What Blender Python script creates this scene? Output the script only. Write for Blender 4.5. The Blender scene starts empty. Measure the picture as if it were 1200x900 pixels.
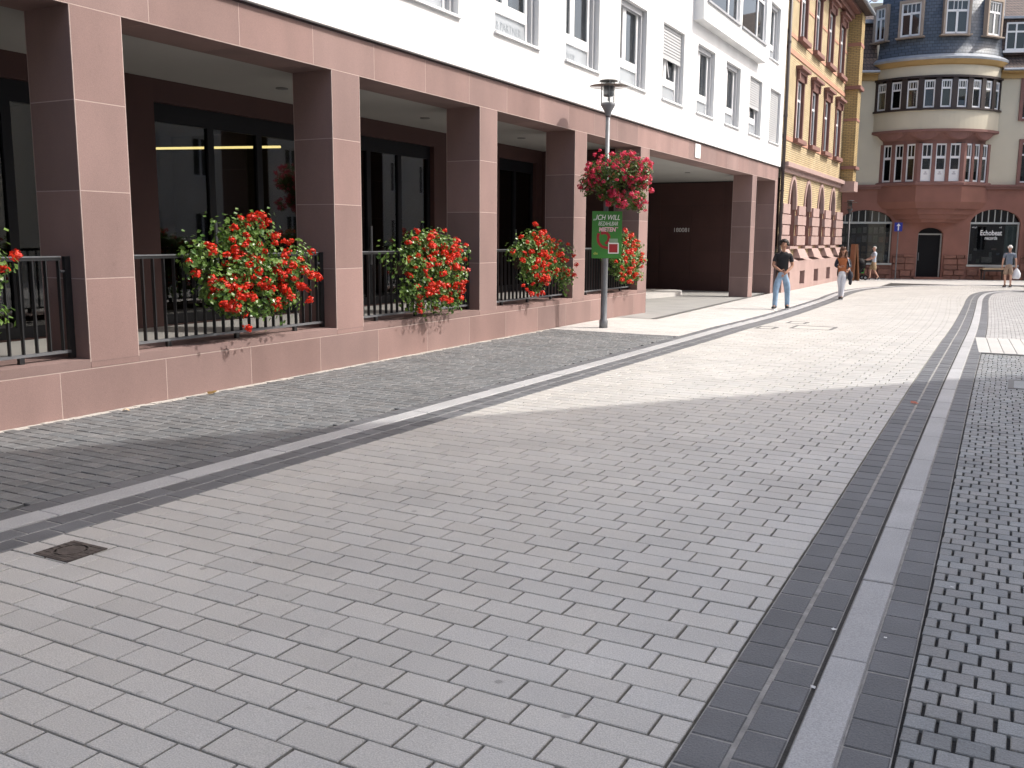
import bpy, bmesh, math, random
from mathutils import Vector, Matrix, Quaternion
random.seed(7)
SC = bpy.context.scene
COL = SC.collection
R_ = math.radians

# ------------------------------------------------------------------ camera
FPX, PITCH, YAW, ROLL, EYE = 1100.24, 0.15430948, 0.48929033, 0.00683759, 1.70
_F = Vector((-math.sin(YAW)*math.cos(PITCH), math.cos(YAW)*math.cos(PITCH), -math.sin(PITCH)))
_R0 = Vector((math.cos(YAW), math.sin(YAW), 0)); _U0 = _R0.cross(_F)
_R = math.cos(ROLL)*_R0 + math.sin(ROLL)*_U0; _U = -math.sin(ROLL)*_R0 + math.cos(ROLL)*_U0
cam = bpy.data.cameras.new('camera'); cam_o = bpy.data.objects.new('camera', cam); COL.objects.link(cam_o)
cam.sensor_fit = 'HORIZONTAL'; cam.sensor_width = 36; cam.lens = FPX/1200*36; cam.clip_start = .05; cam.clip_end = 1000
M3 = Matrix((_R, _U, -_F)).transposed()
cam_o.matrix_world = Matrix.Translation((0, 0, EYE)) @ M3.to_4x4()
SC.camera = cam_o
# ------------------------------------------------------------------ sky, sun, exposure
SUN_DIR = Vector((-.80, -.40, -1.0)).normalized()          # the way the light travels
SUN_EL = math.asin(-SUN_DIR.z); SUN_AZ = math.atan2(-SUN_DIR.x, -SUN_DIR.y)
w = bpy.data.worlds.new('World'); SC.world = w; w.use_nodes = True
nt = w.node_tree; bg = nt.nodes['Background']
sky = nt.nodes.new('ShaderNodeTexSky'); sky.sky_type = 'NISHITA'; sky.sun_disc = False
sky.sun_elevation = SUN_EL; sky.sun_rotation = SUN_AZ; sky.air_density = 1.0; sky.dust_density = 5.0; sky.ozone_density = .3
nt.links.new(sky.outputs[0], bg.inputs[0]); bg.inputs[1].default_value = .15
sun = bpy.data.lights.new('sun', 'SUN'); sun.energy = 2.05; sun.angle = R_(.53); sun.color = (1, .965, .91)
sun_o = bpy.data.objects.new('sun', sun); COL.objects.link(sun_o); sun_o.location = (30, 15, 40)
sun_o.rotation_euler = SUN_DIR.to_track_quat('-Z', 'Y').to_euler()
vs = SC.view_settings
vs.view_transform = 'Standard'; vs.look = 'None'; vs.exposure = 1.02; vs.gamma = 1; vs.use_curve_mapping = False
SC.cycles.max_bounces = 8; SC.cycles.transparent_max_bounces = 12

def proj(p):
    d = Vector(p) - Vector((0, 0, EYE)); z = d.dot(_F)
    if z < .1: return None
    return (600 + FPX*d.dot(_R)/z, 450 - FPX*d.dot(_U)/z, z)
def zg(y): return -0.0145*min(max(0., y-18.), 14.)         # the street falls gently away

# ------------------------------------------------------------------ materials
MATS = {}
def mat(name, col, rough=.7, var=.12, scale=2.0, bump=.0, bscale=60., piece=0., hue=None, speck=0., spec=.5, metal=0., streak=None, stain=0., spots=0.):
    if name in MATS: return MATS[name]
    m = bpy.data.materials.new(name); m.use_nodes = True; MATS[name] = m
    n = m.node_tree.nodes; l = m.node_tree.links; b = n['Principled BSDF']
    b.inputs['Roughness'].default_value = rough; b.inputs['Metallic'].default_value = metal
    b.inputs['Specular IOR Level'].default_value = spec
    geo = n.new('ShaderNodeNewGeometry'); pos = geo.outputs['Position']
    if streak:
        mp = n.new('ShaderNodeMapping'); mp.inputs['Scale'].default_value = streak; l.new(pos, mp.inputs[0]); pos2 = mp.outputs[0]
    else: pos2 = pos
    nz = n.new('ShaderNodeTexNoise'); nz.inputs['Scale'].default_value = scale; nz.inputs['Detail'].default_value = 5; l.new(pos2, nz.inputs['Vector'])
    mr = n.new('ShaderNodeMapRange'); mr.inputs[1].default_value = .3; mr.inputs[2].default_value = .7
    mr.inputs[3].default_value = 1-var; mr.inputs[4].default_value = 1+var; l.new(nz.outputs[0], mr.inputs[0])
    val = mr.outputs[0]
    def mul(a, bb):
        q = n.new('ShaderNodeMath'); q.operation = 'MULTIPLY'
        for i, s in enumerate((a, bb)):
            if hasattr(s, 'links'): l.new(s, q.inputs[i])
            else: q.inputs[i].default_value = s
        return q.outputs[0]
    if speck:
        s = n.new('ShaderNodeTexNoise'); s.inputs['Scale'].default_value = 170; s.inputs['Detail'].default_value = 2; l.new(pos, s.inputs['Vector'])
        r2 = n.new('ShaderNodeMapRange'); r2.inputs[1].default_value = .35; r2.inputs[2].default_value = .65
        r2.inputs[3].default_value = 1-speck; r2.inputs[4].default_value = 1+speck*.7; l.new(s.outputs[0], r2.inputs[0]); val = mul(val, r2.outputs[0])
    if stain:
        s = n.new('ShaderNodeTexNoise'); s.inputs['Scale'].default_value = 9; s.inputs['Detail'].default_value = 6; s.inputs['Roughness'].default_value = .7; l.new(pos, s.inputs['Vector'])
        r2 = n.new('ShaderNodeMapRange'); r2.inputs[1].default_value = .62; r2.inputs[2].default_value = .74
        r2.inputs[3].default_value = 1; r2.inputs[4].default_value = 1-stain; l.new(s.outputs[0], r2.inputs[0]); val = mul(val, r2.outputs[0])
    if spots:
        vz = n.new('ShaderNodeTexVoronoi'); vz.inputs['Scale'].default_value = 2.6; l.new(pos, vz.inputs['Vector'])
        wz = n.new('ShaderNodeTexNoise'); wz.inputs['Scale'].default_value = 40; l.new(pos, wz.inputs['Vector'])
        sm = n.new('ShaderNodeMath'); sm.operation = 'MULTIPLY_ADD'; l.new(wz.outputs[0], sm.inputs[0]); sm.inputs[1].default_value = .03; l.new(vz.outputs['Distance'], sm.inputs[2])
        r2 = n.new('ShaderNodeMapRange'); r2.inputs[1].default_value = .05; r2.inputs[2].default_value = .075
        r2.inputs[3].default_value = 1-spots; r2.inputs[4].default_value = 1; l.new(sm.outputs[0], r2.inputs[0]); val = mul(val, r2.outputs[0])
    rnd = None
    if piece or hue:
        oi = n.new('ShaderNodeObjectInfo'); ad = n.new('ShaderNodeMath'); ad.operation = 'ADD'
        l.new(oi.outputs['Random'], ad.inputs[0]); l.new(geo.outputs['Random Per Island'], ad.inputs[1])
        fr = n.new('ShaderNodeMath'); fr.operation = 'FRACT'; l.new(ad.outputs[0], fr.inputs[0]); rnd = fr.outputs[0]
    if piece:
        r3 = n.new('ShaderNodeMapRange'); r3.inputs[3].default_value = 1-piece; r3.inputs[4].default_value = 1+piece; l.new(rnd, r3.inputs[0]); val = mul(val, r3.outputs[0])
    basec = n.new('ShaderNodeMix'); basec.data_type = 'RGBA'
    basec.inputs[6].default_value = (*col, 1); basec.inputs[7].default_value = (*(hue or col), 1)
    if hue:
        sc = n.new('ShaderNodeMath'); sc.operation = 'MULTIPLY'; sc.inputs[1].default_value = 7.31; l.new(rnd, sc.inputs[0])
        f2 = n.new('ShaderNodeMath'); f2.operation = 'FRACT'; l.new(sc.outputs[0], f2.inputs[0]); l.new(f2.outputs[0], basec.inputs[0])
    vm = n.new('ShaderNodeVectorMath'); vm.operation = 'SCALE'; l.new(basec.outputs[2], vm.inputs[0]); l.new(val, vm.inputs['Scale'])
    l.new(vm.outputs[0], b.inputs['Base Color'])
    if bump:
        bz = n.new('ShaderNodeTexNoise'); bz.inputs['Scale'].default_value = bscale; bz.inputs['Detail'].default_value = 4; l.new(pos, bz.inputs['Vector'])
        bp = n.new('ShaderNodeBump'); bp.inputs['Strength'].default_value = bump; bp.inputs['Distance'].default_value = .01
        l.new(bz.outputs[0], bp.inputs['Height']); l.new(bp.outputs[0], b.inputs['Normal'])
    return m
def brickmat(name, c1, c2, cm, bw, bh, mortar, rough=.8, axis='yz', bump=.5, offset=.5):
    m = bpy.data.materials.new(name); m.use_nodes = True; MATS[name] = m
    n = m.node_tree.nodes; l = m.node_tree.links; b = n['Principled BSDF']; b.inputs['Roughness'].default_value = rough
    geo = n.new('ShaderNodeNewGeometry'); sx = n.new('ShaderNodeSeparateXYZ'); l.new(geo.outputs['Position'], sx.inputs[0])
    cb = n.new('ShaderNodeCombineXYZ')
    if axis == 'yz':
        ad = n.new('ShaderNodeMath'); ad.operation = 'ADD'; l.new(sx.outputs[0], ad.inputs[0]); l.new(sx.outputs[1], ad.inputs[1]); l.new(ad.outputs[0], cb.inputs[0]); l.new(sx.outputs[2], cb.inputs[1])
    else:
        l.new(sx.outputs[0], cb.inputs[0]); l.new(sx.outputs[1], cb.inputs[1])
    t = n.new('ShaderNodeTexBrick'); l.new(cb.outputs[0], t.inputs[0]); t.offset = offset
    t.inputs['Color1'].default_value = (*c1, 1); t.inputs['Color2'].default_value = (*c2, 1); t.inputs['Mortar'].default_value = (*cm, 1)
    t.inputs['Scale'].default_value = 1; t.inputs['Brick Width'].default_value = bw; t.inputs['Row Height'].default_value = bh; t.inputs['Mortar Size'].default_value = mortar; t.inputs['Mortar Smooth'].default_value = .1
    nz = n.new('ShaderNodeTexNoise'); nz.inputs['Scale'].default_value = 1.3; nz.inputs['Detail'].default_value = 5; l.new(geo.outputs['Position'], nz.inputs['Vector'])
    mr = n.new('ShaderNodeMapRange'); mr.inputs[1].default_value = .3; mr.inputs[2].default_value = .7; mr.inputs[3].default_value = .86; mr.inputs[4].default_value = 1.14; l.new(nz.outputs[0], mr.inputs[0])
    vm = n.new('ShaderNodeVectorMath'); vm.operation = 'SCALE'; l.new(t.outputs[0], vm.inputs[0]); l.new(mr.outputs[0], vm.inputs['Scale']); l.new(vm.outputs[0], b.inputs['Base Color'])
    bp = n.new('ShaderNodeBump'); bp.invert = True; bp.inputs['Strength'].default_value = bump; bp.inputs['Distance'].default_value = .01; l.new(t.outputs['Fac'], bp.inputs['Height']); l.new(bp.outputs[0], b.inputs['Normal'])
    return m
def glassmat(name, tint, refl=1.0, rough=.02, body=None, bodyfac=0.):
    m = bpy.data.materials.new(name); m.use_nodes = True; MATS[name] = m
    n = m.node_tree.nodes; l = m.node_tree.links; n.remove(n['Principled BSDF']); out = n['Material Output']
    tr = n.new('ShaderNodeBsdfTransparent'); tr.inputs[0].default_value = (*tint, 1); base = tr.outputs[0]
    if body:
        df = n.new('ShaderNodeBsdfDiffuse'); df.inputs[0].default_value = (*body, 1); mx0 = n.new('ShaderNodeMixShader'); mx0.inputs[0].default_value = bodyfac
        l.new(base, mx0.inputs[1]); l.new(df.outputs[0], mx0.inputs[2]); base = mx0.outputs[0]
    gl = n.new('ShaderNodeBsdfGlossy'); gl.inputs['Roughness'].default_value = rough; gl.inputs[0].default_value = (refl, refl, refl, 1)
    fr = n.new('ShaderNodeFresnel'); gq = n.new('ShaderNodeNewGeometry'); mi = n.new('ShaderNodeMapRange'); mi.inputs[3].default_value = 1.55; mi.inputs[4].default_value = 1/1.55
    l.new(gq.outputs['Backfacing'], mi.inputs[0]); l.new(mi.outputs[0], fr.inputs[0])      # the far face of a pane reflects like the near one
    mx = n.new('ShaderNodeMixShader'); l.new(fr.outputs[0], mx.inputs[0]); l.new(base, mx.inputs[1]); l.new(gl.outputs[0], mx.inputs[2]); l.new(mx.outputs[0], out.inputs[0])
    return m
def leafmat(name, c1, c2, trans=.3, rough=.45):
    m = bpy.data.materials.new(name); m.use_nodes = True; MATS[name] = m
    n = m.node_tree.nodes; l = m.node_tree.links; b = n['Principled BSDF']; b.inputs['Roughness'].default_value = rough
    geo = n.new('ShaderNodeNewGeometry'); oi = n.new('ShaderNodeObjectInfo'); ad = n.new('ShaderNodeMath'); ad.operation = 'ADD'; l.new(geo.outputs['Random Per Island'], ad.inputs[0]); l.new(oi.outputs['Random'], ad.inputs[1])
    fr = n.new('ShaderNodeMath'); fr.operation = 'FRACT'; l.new(ad.outputs[0], fr.inputs[0])
    mx = n.new('ShaderNodeMix'); mx.data_type = 'RGBA'; mx.inputs[6].default_value = (*c1, 1); mx.inputs[7].default_value = (*c2, 1); l.new(fr.outputs[0], mx.inputs[0]); l.new(mx.outputs[2], b.inputs['Base Color'])
    t = n.new('ShaderNodeBsdfTranslucent'); l.new(mx.outputs[2], t.inputs[0]); ms = n.new('ShaderNodeMixShader'); ms.inputs[0].default_value = trans
    l.new(b.outputs[0], ms.inputs[1]); l.new(t.outputs[0], ms.inputs[2]); l.new(ms.outputs[0], n['Material Output'].inputs[0])
    return m
def emitmat(name, col, s):
    m = bpy.data.materials.new(name); m.use_nodes = True; MATS[name] = m; b = m.node_tree.nodes['Principled BSDF']
    b.inputs['Base Color'].default_value = (*col, 1); b.inputs['Emission Color'].default_value = (*col, 1); b.inputs['Emission Strength'].default_value = s
    return m

PAVER = mat('paver_concrete', (.472, .458, .430), .44, .09, 1.1, .25, 160, .055, (.455, .448, .43), .22, .6, stain=.24, spots=.42)
PAVER2 = mat('pavement_slab', (.455, .445, .43), .65, .06, 1.0, .2, 160, .05, None, .12)
GUT = mat('gutter_basalt', (.112, .116, .124), .6, .12, 3, .35, 90, .14, None, .22)
KERB = mat('kerb_granite', (.36, .362, .368), .6, .1, 2, .2, 150, .06, None, .2)
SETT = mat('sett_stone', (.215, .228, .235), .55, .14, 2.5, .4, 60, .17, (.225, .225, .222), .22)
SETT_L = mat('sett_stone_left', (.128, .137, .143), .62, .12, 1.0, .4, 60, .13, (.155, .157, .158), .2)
SETT_FAR = mat('sett_pale', (.34, .335, .33), .65, .08, 2, .3, 60, .1, None, .12)
JOINT = mat('joint_sand', (.028, .027, .026), .95, .3, 20, .5, 80)
MORTAR = mat('mortar', (.27, .265, .255), .95, .25, 12, .5, 90)
GROUND = mat('ground_stone', (.45, .44, .425), .7, .08, .7, .2, 90, 0, None, .12)
DRIVE = mat('driveway_concrete', (.27, .27, .262), .75, .1, 1.2, .2, 90, 0, None, .12)
SAND = mat('red_sandstone', (.228, .146, .132), .8, .14, 1.3, .2, 110, .15, (.225, .152, .140), .10, streak=(1, 1, .4), stain=.14)
SANDJ = mat('sandstone_joint', (.44, .345, .315), .9, .08, 20)
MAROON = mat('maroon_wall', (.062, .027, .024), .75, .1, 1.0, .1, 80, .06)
PLASTER = mat('white_plaster', (.67, .678, .682), .85, .07, 1.6, .12, 140, streak=(1, 1, .15))
CEIL = mat('arcade_ceiling', (.36, .355, .335), .9, .04, 1)
ROOM = mat('dark_room', (.05, .047, .045), .9, .2, 1)
FLOOR = mat('arcade_floor', (.22, .215, .205), .6, .1, 1.5, 0, 60)
IRON = mat('black_railing', (.018, .019, .021), .38, .1, 5, 0, 60)
DFRAME = mat('dark_door_frame', (.010, .011, .014), .5, .05, 3, spec=.2)
WFRAME = mat('white_window_frame', (.72, .73, .74), .4, .02, 3)
GREYF = mat('grey_guide_rail', (.34, .35, .37), .5, .03, 3)
SHUT = mat('roller_shutter', (.42, .43, .44), .55, .04, 3)
CURT = mat('curtain', (.33, .35, .37), .9, .3, 6, streak=(9, 9, .3))
GALV = mat('galvanised_steel', (.20, .21, .225), .5, .12, 8, .1, 60, metal=.6)
GLASS_D = glassmat('shop_glass', (.55, .56, .55)); GLASS_W = glassmat('window_glass', (.62, .66, .68))
GLASS_F = glassmat('frosted_pane', (.6, .63, .66), 1, .2, (.42, .45, .48), .75)
GLASS_C = glassmat('lamp_glass', (.9, .92, .92)); PLEX = glassmat('lamp_disc_plexi', (.4, .38, .36), .8, .1, (.20, .18, .165), .82)
YBRICK = brickmat('yellow_brick', (.50, .405, .245), (.44, .345, .19), (.19, .15, .10), .25, .077, .012)
YBAND = mat('red_stone_band', (.30, .145, .115), .8, .1, 2)
PINK = mat('pink_stone', (.34, .238, .218), .8, .07, 2, .1, 80, .06)
REDST = mat('red_stone_trim', (.20, .10, .085), .8, .1, 2, .1, 60)
BROWNW = mat('brown_reveal', (.13, .055, .045), .7, .1, 3)
CREAM = mat('cream_render', (.52, .475, .37), .85, .05, .8, .08, 90)
REDW = mat('red_sandstone_ground_floor', (.225, .10, .075), .8, .14, .9, .15, 60, 0, None, .08, stain=.2)
ROUGH = mat('rough_plinth_stone', (.20, .095, .07), .85, .2, 4, .8, 18, .2)
SLATE = brickmat('slate_shingles', (.095, .115, .145), (.06, .078, .105), (.03, .04, .05), .24, .15, .012, .5, 'yz', .8)
LEAD = mat('lead_flashing', (.33, .36, .40), .4, .12, 4, .1, 30, metal=.3)
SOFF = mat('ochre_soffit', (.38, .25, .10), .8, .08, 2)
TILE = brickmat('roof_tiles', (.115, .08, .07), (.085, .062, .056), (.03, .025, .024), .22, .2, .02, .75, 'yz', .9)
DBROWN = mat('dark_brown_timber', (.028, .018, .017), .55, .2, 5)
BLACK = mat('black', (.008, .008, .009), .6, .1, 3, spec=.15)
PIPE = mat('dark_drainpipe', (.045, .035, .035), .5, .1, 3)
LEAF = leafmat('geranium_leaf', (.05, .125, .018), (.17, .27, .06), .35, .3)
LEAF2 = leafmat('basket_leaf', (.04, .095, .016), (.14, .19, .045), .35, .3)
RED = leafmat('red_petal', (.78, .045, .012), (.52, .014, .006), .25)
PINKP = leafmat('pink_petal', (.72, .075, .19), (.64, .035, .06), .3)
LED = emitmat('warm_light_strip', (1, .78, .32), 1.8)
POSTG = mat('poster_green', (.035, .19, .025), .5, .05, 3); POSTR = mat('poster_red', (.30, .012, .015), .5, .05, 3)
WHITEP = mat('white_print', (.75, .75, .74), .6, .02, 3); PINKT = mat('poster_pink', (.75, .45, .5), .6, .03, 3); GREYT = mat('grey_print', (.25, .28, .31), .6, .02, 3)
PLASTIC_DK = mat('planter_plastic', (.05, .03, .022), .6, .1, 4)
BLUE = mat('blue_sign', (.012, .025, .26), .4, .03, 3); GREEN = mat('green_sign', (.03, .40, .03), .5, .05, 3)
CAST = mat('cast_iron', (.075, .06, .052), .7, .25, 20, .6, 60); STEEL = mat('cover_frame', (.12, .12, .118), .6, .15, 10)
WOOD = mat('brown_wood', (.20, .085, .035), .6, .2, 4, 0, 60, streak=(6, 6, .5)); WOODP = mat('pale_wood', (.45, .33, .20), .7, .15, 4)
SKIN = mat('skin', (.36, .19, .125), .55, .05, 8); SKIN2 = mat('skin_fair', (.52, .30, .22), .55, .05, 8)
HAIR_D = mat('dark_hair', (.018, .011, .008), .6, .2, 30); HAIR_B = mat('brown_hair', (.085, .032, .014), .55, .25, 25); HAIR_W = mat('white_hair', (.70, .69, .67), .7, .08, 20)
TEE = mat('black_cotton', (.014, .014, .017), .9, .2, 9); DENIM = mat('light_denim', (.26, .38, .52), .9, .25, 7); WHITEC = mat('white_trousers', (.66, .67, .72), .9, .05, 9)
ORANGE = mat('orange_knit', (.36, .12, .045), .9, .15, 12); NAVY = mat('navy_jacket', (.018, .02, .032), .85, .2, 9); PLUM = mat('plum_top', (.075, .018, .022), .9, .1, 9)
GREYS = mat('grey_shirt', (.16, .19, .235), .9, .12, 10); KHAKI = mat('khaki_shorts', (.30, .22, .165), .9, .12, 9); LBLUE = mat('pale_blue_blouse', (.50, .56, .64), .9, .08, 9); TAN = mat('tan_skirt', (.33, .25, .15), .9, .1, 9)
SHOEB = mat('black_shoe', (.015, .015, .016), .5, .1, 9); SHOEW = mat('white_sole', (.7, .7, .7), .7, .05, 9); BAGW = mat('white_bag', (.68, .70, .74), .6, .06, 9)
EYE_M = mat('eye', (.02, .015, .012), .3, .02, 9); LIP = mat('lip', (.30, .09, .075), .5, .02, 9)

# ------------------------------------------------------------------ mesh helpers
class MB:
    def __init__(s): s.v = []; s.f = []
    def add(s, vs, fs):
        o = len(s.v); s.v += [tuple(q) for q in vs]; s.f += [tuple(i+o for i in q) for q in fs]; return s
    def box(s, x0, x1, y0, y1, z0, z1):
        return s.add([(x0,y0,z0),(x1,y0,z0),(x1,y1,z0),(x0,y1,z0),(x0,y0,z1),(x1,y0,z1),(x1,y1,z1),(x0,y1,z1)],
                     [(0,3,2,1),(4,5,6,7),(0,1,5,4),(1,2,6,5),(2,3,7,6),(3,0,4,7)])
    def hexa(s, p8): return s.add(p8, [(0,3,2,1),(4,5,6,7),(0,1,5,4),(1,2,6,5),(2,3,7,6),(3,0,4,7)])
    def tube(s, p0, p1, r0, r1=None, n=8, cap=True):
        r1 = r0 if r1 is None else r1; p0 = Vector(p0); p1 = Vector(p1); d = (p1-p0)
        if d.length < 1e-6: return s
        d.normalize(); a = d.orthogonal().normalized(); b = d.cross(a); vs = []
        for p, r in ((p0, r0), (p1, r1)):
            for i in range(n):
                t = 2*math.pi*i/n; vs.append(p + a*(r*math.cos(t)) + b*(r*math.sin(t)))
        fs = [(i, (i+1) % n, n+(i+1) % n, n+i) for i in range(n)]
        if cap: fs += [tuple(range(n))[::-1], tuple(range(n, 2*n))]
        return s.add(vs, fs)
    def path(s, pts, r, n=8):
        for a, b in zip(pts[:-1], pts[1:]): s.tube(a, b, r, r, n)
        return s
    def lathe(s, c, prof, n=20):
        c = Vector(c); vs = []; fs = []
        for r, z in prof:
            for i in range(n):
                t = 2*math.pi*i/n; vs.append((c.x+r*math.cos(t), c.y+r*math.sin(t), c.z+z))
        for k in range(len(prof)-1):
            for i in range(n): fs.append((k*n+i, k*n+(i+1) % n, (k+1)*n+(i+1) % n, (k+1)*n+i))
        fs += [tuple(range(n))[::-1], tuple(range((len(prof)-1)*n, len(prof)*n))]
        return s.add(vs, fs)
    def blob(s, c, rx, ry, rz, n=10, m=7, jit=0., rng=random):
        vs = []; fs = []; c = Vector(c)
        for k in range(1, m):
            a = math.pi*k/m
            for i in range(n):
                t = 2*math.pi*i/n; j = 1+rng.uniform(-jit, jit)
                vs.append((c.x+rx*j*math.sin(a)*math.cos(t), c.y+ry*j*math.sin(a)*math.sin(t), c.z+rz*j*math.cos(a)))
        top = len(vs); vs.append((c.x, c.y, c.z+rz)); vs.append((c.x, c.y, c.z-rz))
        for k in range(m-2):
            for i in range(n): fs.append((k*n+i, (k+1)*n+i, (k+1)*n+(i+1) % n, k*n+(i+1) % n))
        for i in range(n): fs.append((top, i, (i+1) % n)); fs.append((top+1, (m-2)*n+(i+1) % n, (m-2)*n+i))
        return s.add(vs, fs)
    def paver(s, cx, cy, hx, hy, z, h, bev, ax=(1, 0), zf=None, tilt=(0, 0)):
        ay = (-ax[1], ax[0]); rings = []
        for ins, dz in ((bev, 0), (0, -bev), (0, -h)):
            for sx, sy in ((-1,-1),(1,-1),(1,1),(-1,1)):
                dx = sx*(hx-ins); dy = sy*(hy-ins); x = cx+ax[0]*dx+ay[0]*dy; y = cy+ax[1]*dx+ay[1]*dy
                rings.append((x, y, (zf(y) if zf else 0)+z+dz+tilt[0]*dx+tilt[1]*dy))
        fs = [(0, 1, 2, 3)]
        for k in (0, 4):
            for i in range(4): fs.append((k+i, k+4+i, k+4+(i+1) % 4, k+(i+1) % 4))
        return s.add(rings, fs)
    def build(s, name, m, parent=None, smooth=False, **props):
        me = bpy.data.meshes.new(name); me.from_pydata(s.v, [], s.f); me.update()
        if m: me.materials.append(m)
        if smooth:
            for p in me.polygons: p.use_smooth = True
        return link(name, me, parent, **props)
WM = {}
def setp(o, parent):
    if parent is not None:
        o.parent = parent; o.matrix_parent_inverse = WM[parent.name].inverted()
def link(name, me, parent=None, loc=None, rot=None, scl=None, **props):
    o = bpy.data.objects.new(name, me); COL.objects.link(o)
    if loc is not None: o.location = loc
    if rot is not None: o.rotation_euler = rot
    if scl is not None: o.scale = scl
    WM[o.name] = Matrix.LocRotScale(o.location, o.rotation_euler, o.scale)
    setp(o, parent)
    for k, v in props.items(): o[k] = v
    return o
def thing(name, label, cat, loc=(0, 0, 0), group=None):
    o = link(name, None, None, loc); o.empty_display_size = .2; o['label'] = label; o['category'] = cat
    if group: o['group'] = group
    return o
def struct(o, label, cat='ground'):
    o['kind'] = 'structure'; o['label'] = label; o['category'] = cat; return o
class Fr:                                                   # a wall frame: u along the wall, v into it, z up
    def __init__(s, o, eu, ev): s.o = Vector(o); s.eu = Vector(eu); s.ev = Vector(ev)
    def P(s, u, v, z): q = s.o + s.eu*u + s.ev*v; return (q.x, q.y, q.z+z)
def fbox(mb, fr, u0, u1, v0, v1, z0, z1):
    return mb.hexa([fr.P(u0,v0,z0), fr.P(u1,v0,z0), fr.P(u1,v1,z0), fr.P(u0,v1,z0), fr.P(u0,v0,z1), fr.P(u1,v0,z1), fr.P(u1,v1,z1), fr.P(u0,v1,z1)])
def fquad(mb, fr, pts): return mb.add([fr.P(*p) for p in pts], [tuple(range(len(pts)))])
def holed(mb, fr, u0, u1, z0, z1, v, holes, depth):
    us = sorted({u0, u1, *[h[0] for h in holes], *[h[1] for h in holes]}); zs = sorted({z0, z1, *[h[2] for h in holes], *[h[3] for h in holes]})
    us = [q for q in us if u0 <= q <= u1]; zs = [q for q in zs if z0 <= q <= z1]
    for a, b in zip(us[:-1], us[1:]):
        for c, d in zip(zs[:-1], zs[1:]):
            mu, mz = (a+b)/2, (c+d)/2
            if any(h[0] < mu < h[1] and h[2] < mz < h[3] for h in holes): continue
            fquad(mb, fr, [(a,v,c),(b,v,c),(b,v,d),(a,v,d)])
    for h in holes:
        a, b, c, d = h[:4]
        for q in ([(a,v,c),(a,v,d),(a,v+depth,d),(a,v+depth,c)], [(b,v,c),(b,v,d),(b,v+depth,d),(b,v+depth,c)], [(a,v,c),(b,v,c),(b,v+depth,c),(a,v+depth,c)], [(a,v,d),(b,v,d),(b,v+depth,d),(a,v+depth,d)]): fquad(mb, fr, q)
    return mb
def arch_fill(mb, fr, a, b, zs, zt, v, depth, n=14):        # spandrels and soffit above an arch inside a rectangular hole
    c = (a+b)/2; hw = (b-a)/2; pts = []
    for i in range(n+1):
        t = math.pi*(1-i/n); pts.append((c+hw*math.cos(t), zs+(zt-zs)*math.sin(t)))
    for (p, q) in zip(pts[:-1], pts[1:]):
        fquad(mb, fr, [(p[0],v,p[1]),(q[0],v,q[1]),(q[0],v,zt+.001),(p[0],v,zt+.001)])
        fquad(mb, fr, [(p[0],v,p[1]),(q[0],v,q[1]),(q[0],v+depth,q[1]),(p[0],v+depth,p[1])])
def text_mesh(name, body, size, m, fr, u, v, z, parent, ext=.004, align='LEFT', shear=0., bold=0., wscale=1.):
    cu = bpy.data.curves.new(name, 'FONT'); cu.body = body; cu.size = size; cu.extrude = ext; cu.align_x = align; cu.shear = shear; cu.offset = bold
    t = bpy.data.objects.new(name+'_tmp', cu); COL.objects.link(t); dg = bpy.context.evaluated_depsgraph_get(); dg.update()
    me = bpy.data.meshes.new_from_object(t.evaluated_get(dg)); bpy.data.objects.remove(t); bpy.data.curves.remove(cu)
    for vv in me.vertices:
        x, y, zz = vv.co; vv.co = fr.P(u + x*wscale, v - zz, z + y)
    me.materials.clear(); me.materials.append(m); me.name = name
    return link(name, me, parent)
def piece_mesh(name, sx, sy, h, bev, m, cache={}):
    k = (name, round(sx, 3), round(sy, 3))
    if k not in cache:
        mb = MB().paver(0, 0, sx/2, sy/2, 0, h, bev); me = bpy.data.meshes.new(name); me.from_pydata(mb.v, [], mb.f); me.materials.append(m); cache[k] = me
    return cache[k]
def lay(pieces, name, parent, m, h=.03, bev=.004, limit=300, rest_name=None):
    """pieces: (cx, cy, sx, sy, dz, ax, tilt); the ones that show largest become parts, the rest one joined part"""
    sc = []
    for p in pieces:
        q = proj((p[0], p[1], zg(p[1])))
        vis = q is not None and -40 < q[0] < 1240 and -20 < q[1] < 930
        sc.append(((p[2]*p[3]*EYE/(q[2]**3)) if vis else -1/(abs(p[1])+1), p))
    sc.sort(key=lambda t: -t[0]); rest = MB()
    for i, (s, p) in enumerate(sc):
        cx, cy, sx, sy, dz, ax, tilt = p
        if i < limit and s > 0:
            me = piece_mesh(name, sx, sy, h, bev, m)
            link(name, me, parent, (cx, cy, zg(cy)+dz), (tilt[1], -tilt[0], math.atan2(ax[1], ax[0])))
        else: rest.paver(cx, cy, sx/2, sy/2, dz, h, bev, ax, zg, tilt)
    if rest.v: rest.build(rest_name or name+'s_beyond', m, parent, kind='stuff')
def smoothline(pts, it=3):
    for _ in range(it):
        q = [pts[0]]
        for a, b in zip(pts[:-1], pts[1:]):
            q += [(a[0]*.75+b[0]*.25, a[1]*.75+b[1]*.25), (a[0]*.25+b[0]*.75, a[1]*.25+b[1]*.75)]
        pts = q+[pts[-1]]
    return pts
def walk(line, step, off):
    """points every step along line, shifted sideways (positive = right of travel)"""
    acc = 0.; out = []; target = 0.
    for a, b in zip(line[:-1], line[1:]):
        d = math.hypot(b[0]-a[0], b[1]-a[1])
        if d < 1e-9: continue
        t = ((b[0]-a[0])/d, (b[1]-a[1])/d)
        while target <= acc+d:
            k = target-acc; out.append((a[0]+t[0]*k+t[1]*off, a[1]+t[1]*k-t[0]*off, t)); target += step
        acc += d
    return out
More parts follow.
